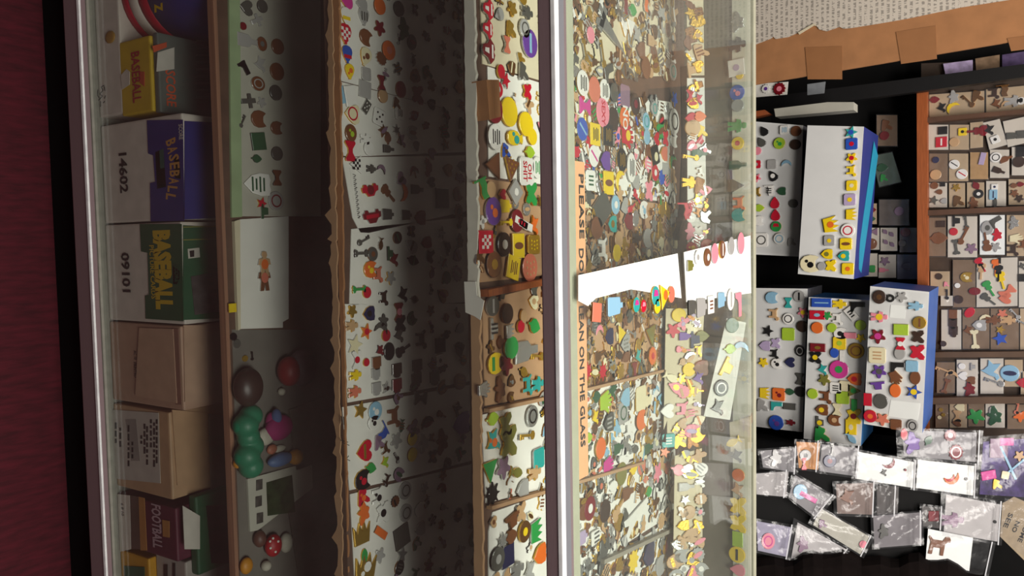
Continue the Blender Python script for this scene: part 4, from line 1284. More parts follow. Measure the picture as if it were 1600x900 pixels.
# cardboard sheet and newspaper on the left
YC = 1.80; PCB = ver(YC)
cb = empty('cardboard_sheet', PCB.at(1180, 100), 'large plain brown cardboard sheet with squares of brown tape', 'cardboard')
low = PCB.at(1176, 132); low.z = .80; lo2 = PCB.at(1176, -200); lo2.z = .80
e0, e1 = PCB.at(1176, 133), PCB.at(1660, 52)
dirv = (e1 - e0) / (e1.z - e0.z)
bot = e0 + dirv * (.80 - e0.z)
prism('sheet', [bot, e1, PCB.at(1660, -260), lo2], (0, 1, 0), .006, M_board, cb)
for q in ([(1258, 74), (1316, 72), (1316, 124), (1262, 124)], [(1400, 50), (1462, 40), (1464, 92), (1408, 100)], [(1574, 60), (1612, 55), (1612, 76), (1580, 80)]):
    sheet('tape', PCB, q, .0004, .0005, M_tape, cb)
def newsprint():
    M = bpy.data.materials.new('newsprint'); M.use_nodes = True; nt = M.node_tree; N = nt.nodes; L = nt.links; b = N['Principled BSDF']; b.inputs['Roughness'].default_value = .9
    tc = N.new('ShaderNodeTexCoord'); mp = N.new('ShaderNodeMapping'); mp.inputs['Scale'].default_value = (1, 1, 1); L.new(tc.outputs['Object'], mp.inputs[0])
    sx = N.new('ShaderNodeSeparateXYZ'); L.new(mp.outputs[0], sx.inputs[0])
    def mth(op, a, bb):
        n = N.new('ShaderNodeMath'); n.operation = op
        for i, q in enumerate((a, bb)):
            if isinstance(q, (int, float)): n.inputs[i].default_value = q
            else: L.new(q, n.inputs[i])
        return n.outputs[0]
    row = mth('FRACT', mth('MULTIPLY', sx.outputs['Z'], 95), 0); line = mth('LESS_THAN', row, .5)
    no = N.new('ShaderNodeTexNoise'); no.inputs['Scale'].default_value = 1; no.inputs['Detail'].default_value = 3
    m2 = N.new('ShaderNodeMapping'); m2.inputs['Scale'].default_value = (260, 1, 95); L.new(tc.outputs['Object'], m2.inputs[0]); L.new(m2.outputs[0], no.inputs['Vector'])
    ink = mth('MULTIPLY', line, mth('GREATER_THAN', no.outputs['Fac'], .5))
    mx = N.new('ShaderNodeMix'); mx.data_type = 'RGBA'; L.new(mth('MULTIPLY', ink, .55), mx.inputs[0])
    mx.inputs[6].default_value = (*rgb('cfc4b6'), 1); mx.inputs[7].default_value = (*rgb('4a4540'), 1)
    L.new(mx.outputs[2], b.inputs['Base Color']); return M
npo = sheet('newspaper', PCB, [(1150, 82), (1180, 70), (1206, 60), (1208, 57), (1212, 61), (1232, 58), (1250, 50), (1271, 38), (1274, 38), (1280, 46), (1292, 49), (1304, 45), (1312, 42), (1318, 45), (1330, 44), (1380, 36), (1420, 29), (1500, 12), (1590, -2), (1640, -10), (1640, -230), (1150, -230)], .0012, .0006, newsprint())
tag(npo, 'torn newspaper page of small print hung over the cardboard sheet', 'newspaper')
npo_edge = sheet('torn_edge', PCB, [(1247, 51), (1271, 37), (1274, 38), (1276, 41), (1272, 40), (1249, 54)], .0019, .0016, M_cream, npo)
# black shelf post
PPOST = ver(2.20)
o = sheet('shelf_post', PPOST, [(1150, 184), (1640, 118), (1640, 98), (1150, 160)], 0, .025, mat('black_metal_post', '100f10', .5)); tag(o, 'black metal shelf upright slanting between the cardboard and the boxes', 'post')

def bag_over(pl, pts, h, par, grow=1.06, amp=.004, n=9, seed=None, mt=None, name='plastic_bag'):
    """crinkled clear film over a quad"""
    rr = random.Random(seed if seed is not None else int(pts[0][0] * 7 + pts[0][1])); cx = sum(p[0] for p in pts) / 4; cy = sum(p[1] for p in pts) / 4
    q = [(cx + (p[0] - cx) * grow, cy + (p[1] - cy) * grow) for p in pts]
    ph = [rr.uniform(0, 6.3) for _ in range(6)]; vs = []; fs = []
    for i in range(n):
        for j in range(n):
            u, v = i / (n - 1), j / (n - 1)
            x = (q[0][0] * (1 - u) + q[1][0] * u) * (1 - v) + (q[3][0] * (1 - u) + q[2][0] * u) * v
            y = (q[0][1] * (1 - u) + q[1][1] * u) * (1 - v) + (q[3][1] * (1 - u) + q[2][1] * u) * v
            e = 4 * min(u * (1 - u), .25) * 4 * min(v * (1 - v), .25)
            hh = h + amp * (.5 + .5 * math.sin(9 * u + ph[0] + 3 * v) * math.cos(7 * v + ph[1]) + .4 * math.sin(17 * (u + v) + ph[2]) * .5) * (.35 + .65 * min(1, e)) + rr.uniform(0, amp * .35)
            vs.append(pl.at(x, y, hh))
    for i in range(n - 1):
        for j in range(n - 1): fs.append((i * n + j, i * n + j + 1, (i + 1) * n + j + 1, (i + 1) * n + j))
    return mk(name, vs, fs, mt or M_bag, par, True)
VBK = ver(2.0)
def display_box(name, label, pts, depth, front, top=None, h=0.0, Y=None):
    pl = ver(Y or 2.0); P_ = [pl.at(x, y) for x, y in pts]
    r_ = empty(name, (sum(p.x for p in P_) / len(P_), pl.p.y, min(p.z for p in P_)), label, 'display box')
    prism('box_body', P_, (0, 1, 0), depth, top or M_white, r_)
    prism('front_card', [p + V((0, -.0002, 0)) for p in P_], (0, -1, 0), .0015, front, r_)
    return r_, pl
M_front = mat('display_white', 'dcdcda', .6, 0, .03, 20)
def backpins(spec, pl, where):
    n0 = len(PINS); add_pins(spec, pl, .0022, where, .003)
    for d in PINS[n0:]: d['s'] *= .9
# box 1 (plain white, nearest the cardboard)
b1, pl1 = display_box('pin_display_box', 'white display box of plectrum and red balloon pins nearest the counter edge', [(1168, 189), (1255, 196), (1249, 401), (1168, 397)], .14, M_front, mat('grey_box_side', '5a5a60', .6))
S1 = 'the white box with red drops'
backpins('''
1194 205 pick 18 dk k R-60
1190 222 pick 18 dk dgy R-60
1226 203 rrect 16 sv w lines:lb
1244 205 circle 18 bz br
1218 224 circle 20 gd lg patch:g
1243 226 circle 18 dk db
1184 236 circle 14 sv pk
1182 257 shield 16 sv r dot:gy
1206 257 rrect 16 sv gy
1229 258 crescent 18 sv lb
1183 278 flower 16 sv pk dot:r
1208 275 pick 20 dk k R-60 dot:w
1183 300 dog 16 gd gd
1202 298 flag 18 sv w stripes:k
1221 299 shield 16 sv dg
1211 317 drop 20 sv r R-90
1212 336 drop 20 sv r R-90
1186 325 leaf 20 gd lg
1186 345 cathead 18 sv w
1213 354 circle 18 gd g half:r
1190 375 rrect 24 sv w ring:dgy
1218 373 circle 20 sv w ring:lb
1240 318 circle 15 dk dgy
1236 378 charm 14 sv gy
''', pl1, S1)
# box 2, white face and blue top with a light blue stripe
b2, pl2 = display_box('pin_display_box', 'white display box with a blue top and mostly yellow pins', [(1262, 196), (1350, 198), (1334, 436), (1247, 428)], .20, M_front, mat('dark_blue_box_board', '2c3a86', .45, 0, .06, 30), Y=1.96)
q = [ver(1.96).at(1350, 198), ver(1.96).at(1334, 436)]; z_ = max(p.z for p in q)
tq = [q[0] + V((.02, .13, .0006)), q[0] + V((.05, .19, .0006)), q[1] + V((-.01, .09, .0006)), q[1] + V((-.03, .03, .0006))]
prism('pale_stripe', tq, (0, 0, 1), .0006, mat('cyan_print', '2f9fc4', .4, 0, .05), b2)
S2 = 'the white box with yellow pins'
backpins('''
1330 207 star 22 sv t dot:b
1331 225 rrect 20 sv b dot:r
1331 247 flower 20 gd y dot:r
1330 267 dog 20 gd y
1331 290 rrect 18 gd y dot:cr
1328 312 rrect 20 sv li dot:y
1330 335 crown 20 gd y
1298 351 crown 28 sv y R10 dot:o
1325 360 circle 24 sv w ring:r
1296 376 rrect 18 sv gy dot:y
1322 381 rrect 20 gd y oval:br
1292 397 shield 20 dk y dot:ol
1318 400 shield 20 sv t dot:y
1298 415 bfly 20 gd y
1325 420 rrect 20 gd y dot:o
1265 412 cathead 32 dk cr patch:k
1284 416 circle 14 sv gy
''', pl2, S2)
# the three stacked boxes
b3, pl3 = display_box('pin_display_box', 'lowest of three stacked white display boxes, with grey and black pins', [(1180, 450), (1262, 451), (1254, 675), (1178, 666)], .16, M_front, mat('grey_box_side', '5a5a60'), Y=2.03)
S3 = 'the lowest stacked box'
backpins('''
1206 465 cathead 22 sv lb
1232 473 bow 18 sv t
1249 463 circle 20 sv gy bar:k
1209 491 dog 22 gd tn
1232 498 circle 20 dk w ring:k
1255 488 flower 20 sv pk dot:y
1254 510 circle 20 dk db
1200 517 star 20 dk k
1232 522 rrect 22 sv lg
1195 540 shield 20 sv li
1212 536 bfly 18 sv li
1250 548 circle 20 dk k A.8 ring:gy
1210 553 dog 18 dk k
1193 566 flower 18 gd y
1214 568 cathead 20 sv w patch:k
1234 566 heart 18 dk nv
1250 592 bow 20 dk dgy
1195 614 crown 20 gd y
1217 616 rrect 22 gd o patch:dr
1234 612 leaf 18 dk dg
1251 612 circle 18 dk k
1190 633 charm 22 sv gy
1214 633 boot 20 sv t
1234 635 rect 22 dk dgy A.5 R90
1213 660 circle 26 sv b patch:p
1236 660 figure 16 sv dr
''', pl3, S3)
b4, pl4 = display_box('pin_display_box', 'middle of three stacked white display boxes, crowded with colourful pins', [(1264, 464), (1360, 469), (1345, 697), (1256, 685)], .17, M_front, mat('blue_box_board2', '3a78b4', .5, 0, .06, 30), Y=2.01)
S4 = 'the middle stacked box'
backpins('''
1284 473 rect 34 sv b A.45 R90 bar:lb
1312 475 figure 24 gd y
1340 478 boot 24 dk k
1330 490 rect 24 dk w A.6 R40 stripes:k
1277 492 rect 26 sv r A.6 R90 dot:lb
1293 493 flower 16 gd g
1277 512 circle 20 gd o
1300 512 circle 16 gd lg
1309 498 dog 22 dk w
1345 508 circle 18 gd lg
1313 521 cathead 22 dk w dot:k
1326 524 rect 26 sv pk A.4 R90
1345 528 flower 16 gd y
1312 536 rrect 22 gd y dot:lg
1278 543 rect 26 bz dr A.55 R90 dot:gd
1304 551 circle 18 sv b A.8
1316 557 rect 22 sv w A.35
1338 548 circle 27 bz gd ring:br
1274 558 bfly 22 dk k dot:y
1311 577 circle 32 sv m dot:g
1285 577 bird 20 sv t
1288 593 flower 22 gd ol
1335 592 shield 24 gd o dot:r
1270 615 circle 18 gd lg
1290 620 dog 24 bz br
1306 606 rrect 20 sv w stripes:k
1320 603 rrect 18 gd cr
1317 621 rrect 22 gd lg
1334 610 tri 24 gd ol dot:g
1335 634 rect 24 gd g A.4
1284 640 shield 22 bz br dot:y
1308 640 bow 22 gd cr
1304 656 cathead 22 bz br dot:tn
1281 660 hat 22 dk dgy dot:y
1334 650 bfly 26 gd y dot:dr
1330 667 rect 26 gd y A.7 dot:cr
1282 678 charm 28 gd g
1330 684 fish 24 sv lb R40
''', pl4, S4)
b5, pl5 = display_box('pin_display_box', 'topmost of three stacked display boxes, white front and bright blue top', [(1360, 447), (1452, 456), (1441, 677), (1350, 662)], .21, M_front, M_blue, Y=1.98)
S5 = 'the topmost stacked box'
backpins('''
1374 464 circle 24 dk db A.9 dot:bz
1391 466 circle 14 dk k dot:gy
1409 464 flower 20 sv gy
1431 478 figure 24 sv lb
1374 495 figure 28 sv pk dot:y
1408 515 rect 24 gd lg A.8 R90
1437 504 circle 22 bz gd bar:br
1372 525 flower 28 sv dr dot:m
1434 526 bfly 22 bz db
1407 537 bow 22 sv r dot:w
1433 550 bfly 26 sv r
1371 555 rrect 28 sv cr stripes:tn
1406 552 circle 22 dk gy A.8
1403 572 boot 22 dk k
1425 572 rrect 20 sv lb
1374 580 flower 26 dk p dot:dgy
1400 590 hand 24 gd br R-60
1430 590 circle 24 bz br A.7
1372 602 hat 24 sv p R-80
1399 610 circle 24 gd o A.75
1428 612 star 26 gd b dot:y
1356 624 rect 22 sv r A.6
1376 627 circle 26 dk dgy A.9
1360 650 circle 22 gd r dot:o
1379 655 flower 24 gd sa
1400 663 rrect 18 bz br
1426 665 circle 22 dk gy ring:k A.8
''', pl5, S5)
for B_, p_, q_ in ((b1, pl1, [(1172, 192), (1254, 198), (1248, 398), (1172, 394)]), (b3, pl3, [(1182, 453), (1266, 454), (1255, 672), (1181, 664)]), (b4, pl4, [(1265, 467), (1358, 472), (1344, 694), (1258, 682)]), (b5, pl5, [(1361, 450), (1451, 459), (1440, 674), (1351, 660)])):
    bag_over(p_, q_, .008, B_, 1.0, .005, 16, None, M_wrap, 'plastic_wrap')
o = sheet('blank_label', pl5, [(1392, 625), (1438, 630), (1434, 657), (1388, 650)], .0018, .0006, mat('bright_paper', 'f1f3ef')); tag(o, 'blank white paper label stuck on the topmost stacked box', 'label')
o = sheet('blank_label', pl5, [(1392, 476), (1416, 478), (1414, 498), (1390, 496)], .0018, .0006, mat('bright_paper', 'f1f3ef')); tag(o, 'small blank square label near the upper end of the topmost stacked box', 'label')
# small things by the post
G0 = mat('pale_grey_packet', '8c9094', .4)
o = sheet('chip_card', ver(2.1), [(1170, 132), (1232, 128), (1230, 148), (1172, 153)], 0, .003, M_card); tag(o, 'white card with two scalloped round pins beside the cardboard', 'card')
add_pins('1197 139 badge 14 sv w dot:p\n1218 139 badge 20 bz dr dot:pk', ver(2.1), .0034, 'the card beside the cardboard', .003)
o = sheet('grey_packet', ver(2.12), [(1262, 132), (1290, 128), (1288, 146), (1262, 149)], 0, .004, G0); tag(o, 'pale grey packet between the scalloped pins and the post', 'packet')
o = sheet('white_flat_box', ver(2.08), [(1218, 174), (1300, 164), (1340, 164), (1340, 176), (1220, 186)], 0, .05, mat('dull_white_card', 'b8b5a8')); tag(o, 'thin white box lying between the post and the pin boxes', 'box')
o = sheet('orange_packet', ver(2.06), [(1172, 178), (1200, 174), (1208, 180), (1172, 188)], 0, .03, mat('orange_brown_card', 'a0522a', .6)); tag(o, 'orange brown packet at the case rear edge below the post', 'packet')
for i, (pts, c, lb) in enumerate((([(1474, 100), (1520, 94), (1520, 118), (1478, 121)], 'c9b6dc', 'bagged lilac and white card beside the post'), ([(1524, 92), (1562, 86), (1562, 113), (1526, 116)], '9a7f66', 'bagged brown card beside the post'), ([(1566, 86), (1620, 78), (1620, 108), (1566, 112)], '6a5a80', 'bagged purple card beside the post'))):
    o = sheet('bagged_card', ver(2.24), pts, 0, .004, mat('side_bag_%d' % i, c, .3, 0, .35, 60, 0, .4)); tag(o, lb + ', ' + ['nearest the cardboard', 'in the middle', 'at the right edge'][i], 'card')

# ------------------------------------------------------------------ wooden tray of carded pins (right)
YW = 2.24; PWD = ver(YW)
tr = empty('wooden_tray', PWD.at(1440, 300), 'orange brown wooden tray with dividers holding rows of carded pins', 'tray')
def wood(name, pts, t=.03, mt=M_wood): return sheet(name, PWD, pts, 0, t, mt, tr)
wood('tray_edge', [(1435, 128), (1451, 126), (1453, 700), (1437, 700)], .035)
wood('divider', [(1451, 186), (1660, 168), (1660, 174), (1451, 193)], .03, mat('dark_wood', '5b3d2c', .6, 0, .2, 20))
wood('divider', [(1451, 329), (1660, 320), (1660, 327), (1451, 337)], .03, mat('dark_wood', '5b3d2c'))
wood('divider', [(1452, 549), (1660, 547), (1660, 556), (1452, 557)], .02, mat('mid_wood', '5c4534', .6, 0, .15, 20))
wood('divider', [(1452, 619), (1660, 616), (1660, 627), (1452, 629)], .025, mat('mid_wood', '7c5f48'))
sheet('tray_back', PWD, [(1440, 100), (1680, 90), (1680, 720), (1440, 720)], -.012, .008, mat('tray_back_brown', '43352b', .8), tr)
NCP = 0
def carded(label, pts, colr, marks, bag=True, h=.001, pl=PWD, tilt=0):
    """small card with pins glued on, most of them in a clear bag: one thing"""
    global NCP
    c = pl.at(sum(p[0] for p in pts) / len(pts), sum(p[1] for p in pts) / len(pts), h)
    r_ = empty('carded_pin', c, label, 'carded pin', 'carded pins behind the counter')
    sheet('backing_card', pl, pts, h, .0012, colr, r_)
    for mk_ in marks:
        x, y, sh, s, rim, face = mk_[:6]; rot = mk_[6] if len(mk_) > 6 else 0; asp = mk_[7] if len(mk_) > 7 else 1
        d = dict(x=x, y=y, shape=sh, s=s, rim=rim, face=face, rot=rot, asp=asp, pl=pl, h=h + .0014, thick=.0022)
        M, s_ = pin_matrix(d); a, b, _, _ = pin_meshes(sh)
        q = put(a, 'pin', M, pm(rim), r_); put(b, 'enamel_face', M, pm(face), q)
        if len(mk_) > 8 and mk_[8]: put(motif(mk_[8])[0], 'motif', M, pm(mk_[9]), q)
    if bag: bag_over(pl, pts, h + .0045, r_)
    NCP += 1; return r_
def rq(x0, y0, x1, y1, sk=0): return [(x0, y0), (x1, y0 - sk), (x1, y1 - sk), (x0, y1)]
CW, CT, CB = mat('tray_white_card', 'cfc6b8', .7, 0, .05, 30), mat('tray_buff_card', 'b79f80', .75, 0, .08, 30), mat('tray_brown_card', '7d654f', .75, 0, .12, 30)
carded('buff card with dark jewellery pins in the first tray row', rq(1452, 148, 1538, 186, 6), CT, [(1471, 168, 'bird', 16, 'dk', 'k'), (1490, 170, 'crescent', 20, 'gd', 'y', 40), (1490, 152, 'cluster', 18, 'sv', 'gy'), (1513, 158, 'key', 24, 'gd', 'bz', 40), (1526, 150, 'charm', 18, 'gd', 'bz'), (1460, 156, 'leaf', 16, 'bz', 'dr')])
carded('buff card with figure pins at the end of the first tray row', rq(1541, 140, 1620, 180, 8), CT, [(1553, 146, 'dog', 18, 'dk', 'db'), (1566, 142, 'flag', 18, 'dk', 'bz'), (1584, 158, 'figure', 26, 'sv', 'gy'), (1556, 162, 'bird', 16, 'bz', 'br'), (1595, 158, 'circle', 12, 'sv', 'w'), (1574, 165, 'crescent', 18, 'gd', 'tn')])
carded('white card with a black square pin and a red square pin', rq(1451, 195, 1482, 234), CW, [(1473, 204, 'rect', 12, 'dk', 'k', 0, 1.1), (1471, 222, 'rect', 16, 'sv', 'r', 0, 1.0, 'bar', 'w')])
carded('buff card with a yellow warning flag pin', rq(1484, 195, 1514, 234), CT, [(1504, 206, 'rrect', 12, 'gd', 'y', 0, 1, 'dot', 'k'), (1491, 222, 'circle', 14, 'gd', 'tn')])
carded('card with a maroon guitar pin', rq(1516, 192, 1536, 232, 2), CT, [(1524, 205, 'guitar', 34, 'bz', 'dr', 180, 1.0)])
carded('tilted white card with a black bird and a small grey square pin', [(1536, 192), (1562, 186), (1574, 226), (1546, 234)], CW, [(1545, 203, 'bird', 18, 'dk', 'k'), (1555, 218, 'rrect', 12, 'sv', 'w', 20, 1, 'dot', 'k')])
carded('white card with two dark metal pins at the right edge', [(1567, 190), (1612, 180), (1616, 220), (1575, 230)], CW, [(1584, 212, 'bottle', 20, 'dk', 'dgy'), (1597, 210, 'rect', 12, 'dk', 'dgy', 0, 1.3)])
carded('buff card with a small blue pin and a tan disc', rq(1452, 240, 1481, 284), CB, [(1462, 250, 'circle', 10, 'sv', 'nv'), (1462, 273, 'circle', 16, 'bz', 'tn')])
carded('card with two round slashed pins', rq(1483, 240, 1513, 283), CT, [(1491, 257, 'circle', 15, 'sv', 'w', 0, 1, 'slash', 'k'), (1503, 272, 'circle', 16, 'sv', 'w', 0, 1, 'slash', 'r')])
carded('plain tan card with one silver bar pin', rq(1516, 238, 1544, 280), mat('plain_tan_card', 'b08a5c', .8), [(1535, 248, 'rect', 19, 'sv', 'li', -12, .4)])
carded('white card with a ring pin and two bullet pins', rq(1547, 234, 1577, 278), CW, [(1556, 246, 'circle', 16, 'dk', 'w', 0, 1, 'ring', 'k'), (1572, 248, 'bottle', 18, 'bz', 'br', 20), (1561, 267, 'bottle', 18, 'dk', 'db', -25)])
carded('white card with two black shield pins at the right edge', rq(1581, 230, 1612, 274), CW, [(1594, 236, 'rect', 18, 'dk', 'k', 0, .6), (1592, 253, 'circle', 17, 'dk', 'db')])
carded('white card with a star and three small brown pins', rq(1452, 286, 1480, 324), CW, [(1460, 290, 'circle', 11, 'bz', 'br'), (1459, 313, 'star', 14, 'dk', 'dgy'), (1473, 288, 'rect', 7, 'dk', 'k'), (1467, 300, 'drop', 10, 'bz', 'br'), (1474, 314, 'shield', 10, 'sv', 'gy')])
carded('buff card with two dull gold flower pins', rq(1483, 286, 1508, 324), CT, [(1494, 293, 'flower', 13, 'gd', 'gd'), (1496, 314, 'charm', 17, 'gd', 'bz')])
carded('card with a red drop and a black and white ball pin', rq(1511, 285, 1538, 324), CT, [(1525, 290, 'leaf', 15, 'bz', 'dr', -60), (1529, 303, 'circle', 14, 'dk', 'k', 0, 1, 'dot', 'w'), (1521, 318, 'cluster', 17, 'bz', 'br')])
carded('white card with two small blue number pins', rq(1541, 283, 1572, 322), CW, [(1554, 292, 'rect', 9, 'sv', 'w', 0, 1, 'dot', 'nv'), (1552, 304, 'rrect', 16, 'sv', 'lb', 0, .7, 'bar', 'nv'), (1555, 317, 'circle', 17, 'dk', 'dgy', 0, .3)])
carded('buff card crowded with small bronze leaves', rq(1576, 280, 1612, 320), CT, [(1584, 290, 'leaf', 12, 'bz', 'br'), (1594, 288, 'leaf', 12, 'bz', 'dr'), (1585, 302, 'flower', 13, 'bz', 'br'), (1593, 310, 'flower', 13, 'dk', 'db')])
carded('brown bagged card with a bronze fan pin', rq(1452, 340, 1478, 400), CB, [(1466, 372, 'leaf', 28, 'bz', 'br'), (1470, 350, 'rect', 10, 'bz', 'db', 0, 1.3)])
carded('white card with dark microphone and trumpet pins', rq(1481, 338, 1527, 402), CW, [(1494, 345, 'hat', 18, 'dk', 'k'), (1490, 362, 'circle', 12, 'gd', 'r'), (1506, 368, 'key', 30, 'bz', 'br', -25), (1494, 386, 'bone', 24, 'dk', 'dgy', 8), (1518, 388, 'flower', 18, 'bz', 'mv'), (1510, 348, 'key', 20, 'dk', 'dgy', 5)])
carded('white card with silver disc and red brown guitar pins', rq(1531, 336, 1570, 398), mat('bright_paper', 'f1f3ef'), [(1543, 356, 'circle', 22, 'sv', 'gy', 0, .8, 'dot', 'dgy'), (1556, 346, 'boot', 18, 'dk', 'dgy', 30), (1541, 377, 'guitar', 26, 'bz', 'br', 100, 1.2), (1558, 367, 'cluster', 17, 'sv', 'r'), (1556, 386, 'flower', 16, 'sv', 'gy')])
carded('card with silver and brown animal pins at the right edge', rq(1573, 336, 1614, 400), CT, [(1584, 348, 'cluster', 18, 'sv', 'sv'), (1588, 372, 'hand', 18, 'gd', 'cr'), (1582, 390, 'dog', 20, 'dk', 'db'), (1598, 382, 'dog', 18, 'bz', 'br')])
carded('small card with a dark brown stud', rq(1454, 424, 1484, 462), CT, [(1467, 432, 'circle', 10, 'dk', 'db'), (1478, 444, 'charm', 8, 'sv', 'pk')])
carded('white card with a black arrow pin', rq(1470, 462, 1490, 478), CW, [(1480, 460, 'key', 16, 'dk', 'k')])
carded('brown bag with a gold mask pin and a red oval pin', rq(1489, 406, 1524, 480), CB, [(1510, 433, 'cathead', 17, 'gd', 'gd', 0, 1, 'patch', 'cr'), (1496, 446, 'circle', 8, 'sv', 'w'), (1523, 455, 'circle', 12, 'bz', 'dr', 0, 1.4), (1498, 468, 'circle', 13, 'bz', 'db')])
carded('white card of nine small guitar pins', rq(1526, 404, 1590, 480, 2), CW, [(1533, 414, 'guitar', 24, 'sv', 'r', -60), (1556, 418, 'guitar', 26, 'gd', 'o', -90), (1560, 427, 'guitar', 26, 'dk', 'k', -90), (1533, 424, 'guitar', 26, 'gd', 'tn', -92), (1565, 438, 'guitar', 28, 'gd', 'y', -75), (1546, 451, 'guitar', 26, 'sv', 'g', -60), (1545, 468, 'guitar', 24, 'dk', 'dgy', -40), (1574, 456, 'bow', 22, 'bz', 'sa', -50), (1570, 466, 'heart', 18, 'bz', 'sa'), (1562, 406, 'rect', 12, 'dk', 'k', 0, .3)])
carded('white card with one dark pin at the right edge beside the guitar card', rq(1592, 408, 1616, 480), CW, [(1597, 416, 'bird', 12, 'dk', 'dgy'), (1598, 434, 'rect', 12, 'dk', 'k')])
carded('white card of three dark mug pins', rq(1471, 484, 1502, 546), CW, [(1489, 491, 'mug', 20, 'sv', 'br', 0, .7), (1489, 504, 'mug', 20, 'dk', 'db', 0, .7), (1490, 517, 'mug', 20, 'dk', 'db', 0, .7), (1474, 537, 'circle', 9, 'bz', 'db')])
carded('brown bag with a bright red oval pin and silver badge', rq(1504, 482, 1546, 545), CB, [(1515, 488, 'circle', 18, 'gd', 'r', -35, .7), (1530, 508, 'shield', 20, 'sv', 'gy', 0, 1, 'dot', 'w'), (1512, 516, 'bird', 16, 'bz', 'br'), (1540, 500, 'crescent', 18, 'gd', 'cr'), (1523, 530, 'bone', 30, 'sv', 'cr', 5)])
carded('card with a bright blue star pin among bronze figures', rq(1548, 482, 1592, 546), CB, [(1563, 529, 'star', 22, 'gd', 'b', 180), (1563, 515, 'star', 14, 'gd', 'gd'), (1552, 500, 'figure', 22, 'bz', 'br'), (1575, 500, 'figure', 22, 'gd', 'tn'), (1586, 490, 'key', 20, 'sv', 'gy', 40), (1566, 490, 'flower', 15, 'bz', 'sa')])
carded('bagged card with a silver twig pin at the right edge', rq(1594, 482, 1618, 546), CT, [(1600, 505, 'key', 24, 'sv', 'sv', 60)])
carded('brown card with a crossed twig pin', rq(1464, 566, 1492, 614), CB, [(1476, 578, 'key', 26, 'bz', 'tn', 70), (1478, 603, 'bone', 24, 'bz', 'br', -15), (1487, 588, 'crescent', 18, 'bz', 'tn')])
carded('white card with sketchy outline pins and a red charm', rq(1495, 562, 1528, 620), CW, [(1503, 572, 'circle', 10, 'sv', 'w'), (1520, 573, 'hat', 12, 'dk', 'gy'), (1504, 587, 'heart', 14, 'sv', 'w'), (1515, 608, 'cluster', 20, 'bz', 'dr'), (1516, 594, 'shield', 14, 'bz', 'br')])
carded('white card with a silver dragon pin', rq(1532, 560, 1568, 615), CW, [(1548, 578, 'bird', 32, 'sv', 'lb'), (1554, 596, 'key', 28, 'sv', 'sv', 70)])
carded('buff card with a blue round badge', rq(1570, 562, 1598, 604), CT, [(1578, 583, 'circle', 26, 'sv', 'lb', 0, 1, 'oval', 'nv')])
carded('card with a red stripe pin at the right edge', rq(1595, 580, 1618, 616), CT, [(1598, 598, 'shield', 18, 'sv', 'r')])
carded('brown bag with small gold studs', rq(1462, 632, 1482, 668), CB, [(1470, 640, 'circle', 6, 'gd', 'gd'), (1474, 648, 'circle', 6, 'gd', 'gd'), (1468, 652, 'circle', 6, 'gd', 'cr')])
carded('buff card with two brown badge pins', rq(1484, 630, 1511, 668), CT, [(1499, 636, 'shield', 14, 'sv', 'cr'), (1496, 650, 'bow', 18, 'dk', 'tn'), (1495, 660, 'heart', 13, 'bz', 'br')])
carded('card with a bright green clover pin', rq(1513, 630, 1538, 666), CB, [(1525, 650, 'flower', 26, 'gd', 'g')])
carded('grey card with a silver leaf cluster pin', rq(1540, 630, 1570, 668), CW, [(1554, 650, 'cluster', 26, 'sv', 'dg'), (1550, 642, 'charm', 12, 'sv', 'gy')])
carded('dark card with an orange flower pin at the right edge', rq(1574, 632, 1616, 670), CB, [(1594, 650, 'flower', 20, 'gd', 'o'), (1590, 637, 'key', 22, 'gd', 'sa', -10)])
# bagged cards in the dark gap between the yellow box and the wooden tray
PG = ver(2.27)
def gap(label, pts, colr, marks): carded(label, pts, colr, marks, True, .001, PG)
gap('bagged brown card at the upper end of the dark gap', rq(1370, 180, 1402, 228), CB, [(1384, 196, 'charm', 18, 'bz', 'br'), (1382, 212, 'circle', 14, 'bz', 'dr')])
gap('bagged grey green card bulging in the dark gap', [(1362, 244), (1394, 238), (1408, 284), (1374, 292)], mat('grey_green_card', '55655a', .5), [(1378, 262, 'leaf', 20, 'sv', 'dg'), (1380, 278, 'charm', 12, 'sv', 'g')])
gap('greyish bagged card under the bulging bag', rq(1374, 312, 1420, 352), mat('dim_grey_card', '6a605a', .6), [(1405, 330, 'circle', 14, 'sv', 'mv')])
gap('bagged card with a red and green leaf pin', rq(1354, 318, 1370, 350), CT, [(1362, 328, 'leaf', 14, 'bz', 'dr'), (1361, 342, 'leaf', 14, 'dk', 'dg')])
gap('white card with a purple fan and a brown ball', rq(1352, 356, 1374, 390), CW, [(1362, 381, 'circle', 17, 'dk', 'br'), (1366, 362, 'tri', 12, 'sv', 'mv', 180)])
gap('white card with four violet leaf pins', rq(1376, 356, 1402, 392), CW, [(1383, 362, 'leaf', 10, 'sv', 'mv', -50), (1393, 366, 'leaf', 10, 'sv', 'mv', -50), (1384, 378, 'leaf', 10, 'sv', 'mv', -50), (1394, 382, 'leaf', 10, 'sv', 'mv', -50)])
gap('dim card with two red brown pins beside the tray edge', rq(1406, 356, 1432, 394), mat('dim_grey_card', '6a605a'), [(1415, 363, 'circle', 14, 'bz', 'dr'), (1410, 380, 'circle', 12, 'dk', 'db')])
gap('white card with a small snake and a green pin', rq(1344, 396, 1371, 432), CW, [(1350, 414, 'crescent', 12, 'dk', 'dgy'), (1361, 420, 'shield', 13, 'gd', 'g')])
gap('white card with a pink flower pin', rq(1373, 398, 1400, 434), CW, [(1383, 408, 'flower', 15, 'sv', 'mv'), (1381, 422, 'bottle', 14, 'sv', 'pk')])
